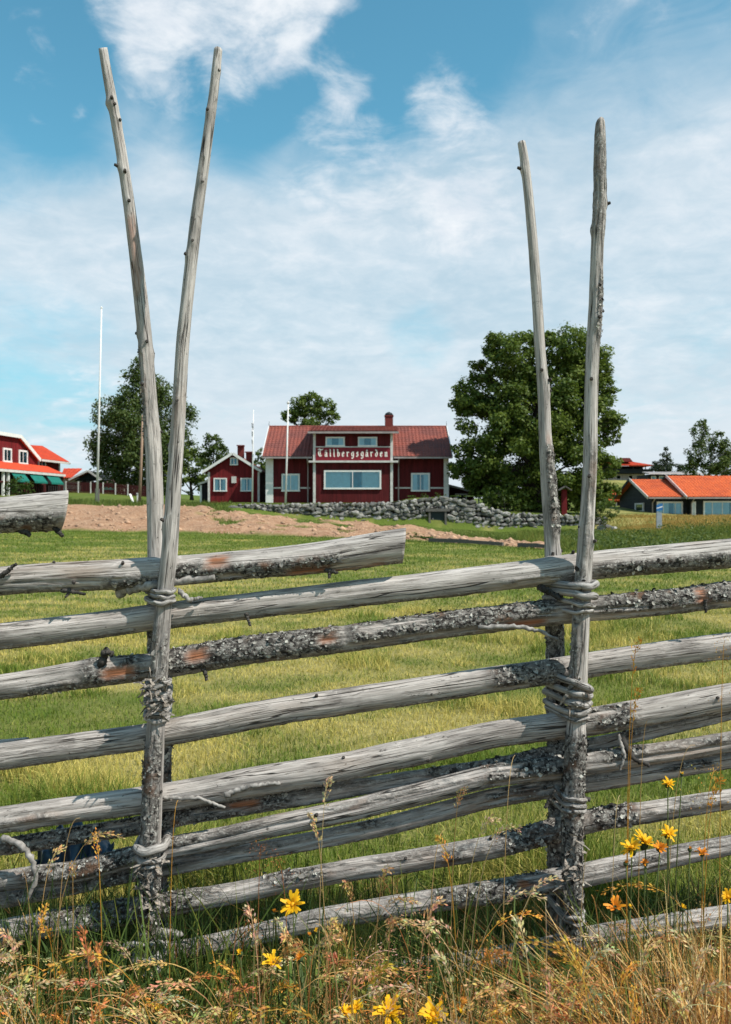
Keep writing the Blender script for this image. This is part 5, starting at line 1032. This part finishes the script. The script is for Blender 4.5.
# unmown grass growing up through and behind the lowest rails
n = 15000; y = rng.uniform(2.5, 3.15, n); x = rng.uniform(-.8, .8, n)*y; den = sstep(fbm(x*2.6, y*2.6 + 4, o=3), -.25, .3)
o = blades('fence_foot_grass', x, y, rng.uniform(.06, .30, n)*(.4 + .8*den)*np.interp(y, [2.5, 3.15], [1, .55]), rng.uniform(.002, .0048, n), fg_col(n, [(.05, .08, .016), (.10, .135, .026), (.40, .27, .10), (.30, .14, .05)], [4, 3, 2, 1.4]), M['dryblade'], .7, segs=3); tag(o, 'unmown olive grass growing up behind the lowest rails', 'grass', kind='stuff')
def stalks(name, specs, seed, label):
    """thin arching stems with seed heads; specs: (px, py of tip, Y, lean, head, colour)"""
    r = random.Random(seed); mb_v, mb_t, mb_c = [], [], []
    def addq(P_, T_, c_):
        b_ = len(mb_v); mb_v.extend(P_); mb_t.extend([[i + b_ for i in t_] for t_ in T_]); mb_c.extend([c_]*len(P_))
    for (px_, py_, Y, lean, head, c_) in specs:
        tip = at(px_, py_, Y); base = Vector((tip.x - lean, Y + r.uniform(-.1, .1), -.02)); ctrl = Vector((base.x + lean*.12, base.y, tip.z + abs(lean)*.42)); n_ = 12; path = []
        for i in range(n_ + 1):
            u = i/n_; path.append(base*(1-u)**2 + ctrl*2*u*(1-u) + tip*u*u)
        for i in range(n_):
            a, b_ = path[i], path[i+1]; w_ = .0011*(1 - .5*i/n_); s_ = Vector((w_, 0, 0)); s2 = Vector((0, w_, .4*w_))
            addq([a - s_, a + s_, b_ + s_, b_ - s_, a - s2, a + s2, b_ + s2, b_ - s2], [(0,1,2), (0,2,3), (4,5,6), (4,6,7)], c_)
        hl = {'spike': .32, 'fuzzy': .38, 'none': 0}[head]; k_ = {'spike': 70, 'fuzzy': 130, 'none': 0}[head]
        for _ in range(k_):
            u = 1 - hl*r.random()**.9; i = min(int(u*n_), n_ - 1); p = path[i].lerp(path[i+1], u*n_ - i); tg = (path[i+1] - path[i]).normalized()
            sp = {'spike': .0035, 'fuzzy': .020*(1.15 - (1-(1-u)/hl)*.7)}[head]; off = Vector((r.gauss(0,1), r.gauss(0,1), r.gauss(0,1)))*sp
            d = (tg*1.2 + off.normalized()*.6).normalized(); L_ = r.uniform(.006, .012) if head == 'spike' else r.uniform(.003, .006); sd = d.cross(Vector((r.gauss(0,1), r.gauss(0,1), r.gauss(0,1)))).normalized()*L_*.2
            q_ = p + off; cv = tuple(x_*r.uniform(.75, 1.3) for x_ in c_); addq([q_, q_ + d*L_*.5 + sd, q_ + d*L_, q_ + d*L_*.5 - sd], [(0,1,2), (0,2,3)], cv)
    o = tri_mesh(name, np.array([tuple(v_) for v_ in mb_v]), np.array(mb_t), M['dryblade'], attrs={'col': np.array(mb_c)}); tag(o, label, 'grass', kind='stuff')
TAN, RUST, GOLD, PALE = (.56, .37, .16), (.46, .19, .07), (.58, .30, .05), (.60, .45, .24)
spec = [(330,780,2.25,.03,'spike',PALE),(62,848,2.2,.05,'spike',TAN),(80,818,2.3,.06,'none',TAN),(72,865,2.1,.02,'spike',TAN),(46,905,2.15,-.01,'spike',GOLD),(42,930,2.1,-.02,'spike',GOLD),(178,800,2.3,.01,'none',GOLD),(205,935,2.2,-.06,'none',GOLD),(95,832,2.35,-.05,'spike',GOLD),
        (122,838,2.2,.20,'spike',TAN),(20,870,2.2,.0,'none',TAN),(262,845,2.15,.02,'fuzzy',RUST),(275,860,2.1,-.03,'fuzzy',RUST),(310,815,2.3,-.05,'spike',TAN),(437,838,2.2,-.05,'spike',GOLD),(445,830,2.25,.05,'none',TAN),(465,790,2.35,.03,'spike',TAN),(500,820,2.2,.10,'spike',PALE),(520,830,2.1,.12,'spike',PALE),
        (345,885,2.0,-.03,'spike',TAN),(390,870,2.1,.04,'spike',TAN),(420,905,2.0,.15,'spike',TAN),(400,925,1.95,-.18,'spike',PALE),(425,925,2.0,-.12,'spike',PALE),(560,880,2.1,.15,'spike',PALE),(545,900,2.0,.18,'spike',PALE),(590,850,2.2,.02,'none',PALE),(620,795,2.2,.04,'none',PALE),(640,690,2.3,.02,'spike',GOLD),
        (648,720,2.3,.02,'none',TAN),(695,745,2.25,.08,'none',TAN),(640,640,2.35,.01,'spike',GOLD),(716,770,2.1,.06,'fuzzy',GOLD),(725,640,2.15,.01,'fuzzy',GOLD),(722,780,2.05,.03,'spike',GOLD),(515,755,2.3,.05,'none',TAN),(655,930,1.9,-.14,'spike',PALE),(715,950,1.8,.1,'spike',PALE),(725,985,1.75,.06,'spike',PALE),(700,980,1.8,.04,'spike',TAN),
        (70,955,1.9,-.1,'spike',TAN),(25,975,1.9,.1,'spike',TAN),(120,985,1.8,.16,'spike',PALE),(195,985,1.85,.14,'spike',TAN),(215,965,1.9,-.12,'spike',GOLD),(250,930,2.0,.04,'fuzzy',RUST),(235,985,1.8,.02,'fuzzy',RUST),(345,935,2.0,.03,'fuzzy',RUST),(505,985,1.85,.06,'spike',TAN),(600,970,1.9,.06,'fuzzy',RUST),(545,965,1.95,-.05,'fuzzy',RUST),(470,985,1.8,-.1,'spike',TAN)]
rr3 = random.Random(5)
for _ in range(480):
    p_ = rr3.uniform(-220, 960); spec.append((p_, rr3.triangular(910, 1070, 1015) if p_ < 110 else rr3.triangular(975, 1075, 1030) if p_ < 240 else rr3.triangular(885, 1075, 1015), rr3.uniform(1.55, 2.3), rr3.gauss(0, .13), rr3.choice(('spike', 'spike', 'none', 'fuzzy', 'spike')), tuple(c_*rr3.uniform(.8, 1.15) for c_ in rr3.choice((TAN, TAN, RUST, GOLD, PALE)))))
stalks('seed_grass', spec, 11, 'dry arching seed stalks rising in front of the fence')
# broad green blades
n = 1500; y = rng.uniform(1.9, 2.75, n); x = rng.choice([-.30, -.26, -.36, -.22, -.18, .1, .27, .34, .0, -.1, -.38], n)*y + rng.normal(0, .07, n)
o = blades('green_grass', x, y, rng.uniform(.15, .42, n), rng.uniform(.003, .006, n), fg_col(n, [(.04, .07, .016), (.075, .115, .022), (.15, .17, .03)], [3, 3, 1]), M['dryblade'], .45, segs=4); tag(o, 'long green grass blades among the dry grass by the lower rails', 'grass', kind='stuff')

# broad weed leaves low among the straw
n = 900; y = rng.uniform(1.6, 2.5, n); x = np.where(rng.uniform(0, 1, n) < .55, rng.uniform(.18, .42, n), rng.uniform(-.42, .2, n))*y
o = blades('weed_leaves', x, y, rng.uniform(.10, .26, n)*np.interp(y, [1.6, 2.5], [1.2, .8]), rng.uniform(.010, .022, n), fg_col(n, [(.06, .10, .025), (.10, .15, .03), (.20, .21, .045)], [3, 3, 1]), M['dryblade'], .7, segs=4); tag(o, 'broad green weed leaves low among the straw in front', 'weeds', kind='stuff')
def flower(px_, py_, Y, size, kind, label, lean=0.0, tilt=.4, seed=0):
    r = random.Random(seed + int(px_*7)); tip = at(px_, py_, Y); base = Vector((tip.x - lean, Y + .02, 0)); e = empty('meadow_flower', base, label, 'flower', 'yellow and orange meadow flowers'); R_ = size*.45*Y/F
    mid = base.lerp(tip, .55) + Vector((r.uniform(-.015, .015), 0, 0)); path = [base + Vector((0, 0, -.02)), base.lerp(mid, .5), mid, mid.lerp(tip, .6), tip]
    st = MB().tube(path, [.0018, .0017, .0015, .0013, .0016], 6).build('stem', M['stem'], e, smooth=True)
    for k in range(3):
        f_ = .15 + .2*k; p = base.lerp(mid, f_*1.4); a = r.uniform(0, 6.28); d = Vector((math.cos(a), math.sin(a)*.6, .8)).normalized(); sd = d.cross(Vector((0, 0, 1))).normalized(); L_ = r.uniform(.05, .10)
        MB().add([p, p + d*L_*.4 + sd*.007, p + d*L_ - Vector((0, 0, .012)), p + d*L_*.4 - sd*.007], [(0,1,2), (0,2,3)]).build('leaf', M['stem'], e)
    axd = Vector((r.uniform(-.5, .5), -tilt, 1)).normalized(); sx_ = axd.orthogonal().normalized(); sy_ = axd.cross(sx_)
    MB().tube([tip - axd*R_*.75, tip - axd*R_*.3, tip + axd*R_*.05], [R_*.12, R_*(.42 if kind == 'open' else .5), R_*(.34 if kind == 'open' else .46)], 9).build('calyx', M['sepal'], e, smooth=True)
    V_, T_, rn = [], [], []
    rings = {'open': ((19, 1.0, .55), (15, .78, .95), (11, .5, 1.5)), 'orange': ((16, .9, .8), (12, .65, 1.3)), 'bud': ((9, .62, 1.9), (6, .45, 2.4))}[kind]
    for (np_, rl_, lift) in rings:
        for k in range(np_):
            a = 2*PI*k/np_ + r.uniform(-.15, .15); d = sx_*math.cos(a) + sy_*math.sin(a); L_ = R_*rl_*r.choice((.5, .8, .95, 1.05, 1.2))*r.uniform(.9, 1.1); w_ = L_*.10 + R_*.045; lf = lift*r.uniform(.3, 1.7); sd = axd.cross(d)
            dd = (d + axd*lf + Vector((r.gauss(0, .22), r.gauss(0, .22), r.gauss(0, .22)))).normalized(); p0 = tip + d*R_*.12; p1 = p0 + dd*L_*.6; p2 = p0 + (dd - axd*.15).normalized()*L_
            b_ = len(V_); V_ += [tuple(q_) for q_ in (p0 - sd*w_*.5, p0 + sd*w_*.5, p1 + sd*w_, p1 - sd*w_, p2 + sd*w_*.7, p2 - sd*w_*.7)]; T_ += [(b_, b_+1, b_+2), (b_, b_+2, b_+3), (b_+3, b_+2, b_+4), (b_+3, b_+4, b_+5)]; rn += [r.random()]*6
    tri_mesh('petals', np.array(V_), np.array(T_), M['petal' if kind == 'open' or seed % 2 else 'petalorange'], e, attrs={'rnd': np.array(rn)})
    if kind == 'open': MB().tube([tip + axd*R_*.06, tip + axd*R_*.2, tip + axd*R_*.28], [R_*.22, R_*.2, R_*.06], 8).build('centre', M['petalc'], e, smooth=True)
M['petalc'] = simple('flower_centre', (.75, .36, .01), .8, .2, 200)
for (a, b_, Y, s_, k_, lab, ln, tl, sd) in [
    (293,905,2.05,24,'open','open yellow flower alone above second lowest rail left of centre',.02,.9,1), (274,912,2.06,12,'bud','small orange bud just left of the lone open yellow flower',.015,.3,2),
    (272,962,1.95,19,'open','smaller yellow flower low at left among rusty grass',.0,.5,1), (240,953,1.95,13,'bud','yellow bud leftmost of the foreground flowers',-.01,.3,3),
    (300,958,1.95,15,'orange','half-closed orange flower right of the low left yellow one',.01,.3,2), (309,935,2.0,10,'bud','tiny orange bud below and right of the lone open flower',.0,.3,4), (316,931,2.02,10,'bud','tiny yellow bud paired with an orange one left of centre',.01,.3,5),
    (345,1013,1.85,19,'open','flattened yellow flower at bottom edge, left one of the row',.0,.2,1), (356,1008,1.86,15,'open','small ragged yellow flower second in the bottom row',.01,.4,1),
    (389,1012,1.80,30,'open','big ragged yellow flower at bottom edge centre',.0,.5,1), (433,1015,1.80,29,'open','big yellow flower at bottom edge right of the ragged one',.0,.6,1), (461,1013,1.82,14,'bud','narrow upright yellow bud at right end of bottom row',.0,.2,3),
    (408,985,1.9,10,'bud','small orange-yellow bud above the bottom row of flowers',.0,.2,5), (430,978,1.9,9,'bud','small yellow bud above the big bottom right flower',.0,.2,7),
    (632,848,2.05,24,'open','large yellow flower seen from the side, left of the right-hand group',-.01,.1,1), (645,843,2.06,24,'open','large yellow flower in middle of the right-hand group',.0,.2,1), (660,848,2.05,17,'orange','orange-yellow drooping flower under the right-hand group',.01,.8,2),
    (668,834,2.07,18,'open','yellow flower highest of the right-hand group',.0,.6,1), (626,863,2.05,11,'bud','orange bud below the side-on yellow flower',.0,.2,2), (645,863,2.05,11,'orange','faded orange flower below the right-hand yellow group',.0,.2,4),
    (690,849,2.05,10,'bud','orange bud left one of the pair by right edge',.0,.2,6), (702,853,2.05,13,'orange','orange half-open flower right one of the pair by right edge',.0,.4,2),
    (615,907,1.98,24,'orange','orange flower beside front right pole near ground',.0,.7,2), (630,907,1.98,10,'bud','yellow bud touching the orange flower by right pole',-.01,.2,3),
    (683,908,1.95,13,'bud','closed yellow bud on straight stem above the lowest right rail',.0,.2,3), (728,897,1.95,17,'open','yellow flower cut by the right edge of picture',.0,.5,1),
    (668,784,2.2,14,'open','small yellow flower highest of all on tall stem at right',.02,.4,1), (682,774,2.2,8,'bud','tiny yellow bud beside the highest small flower',.02,.2,5)]:
    flower(a, b_, Y, s_, k_, lab, ln, tl, sd)
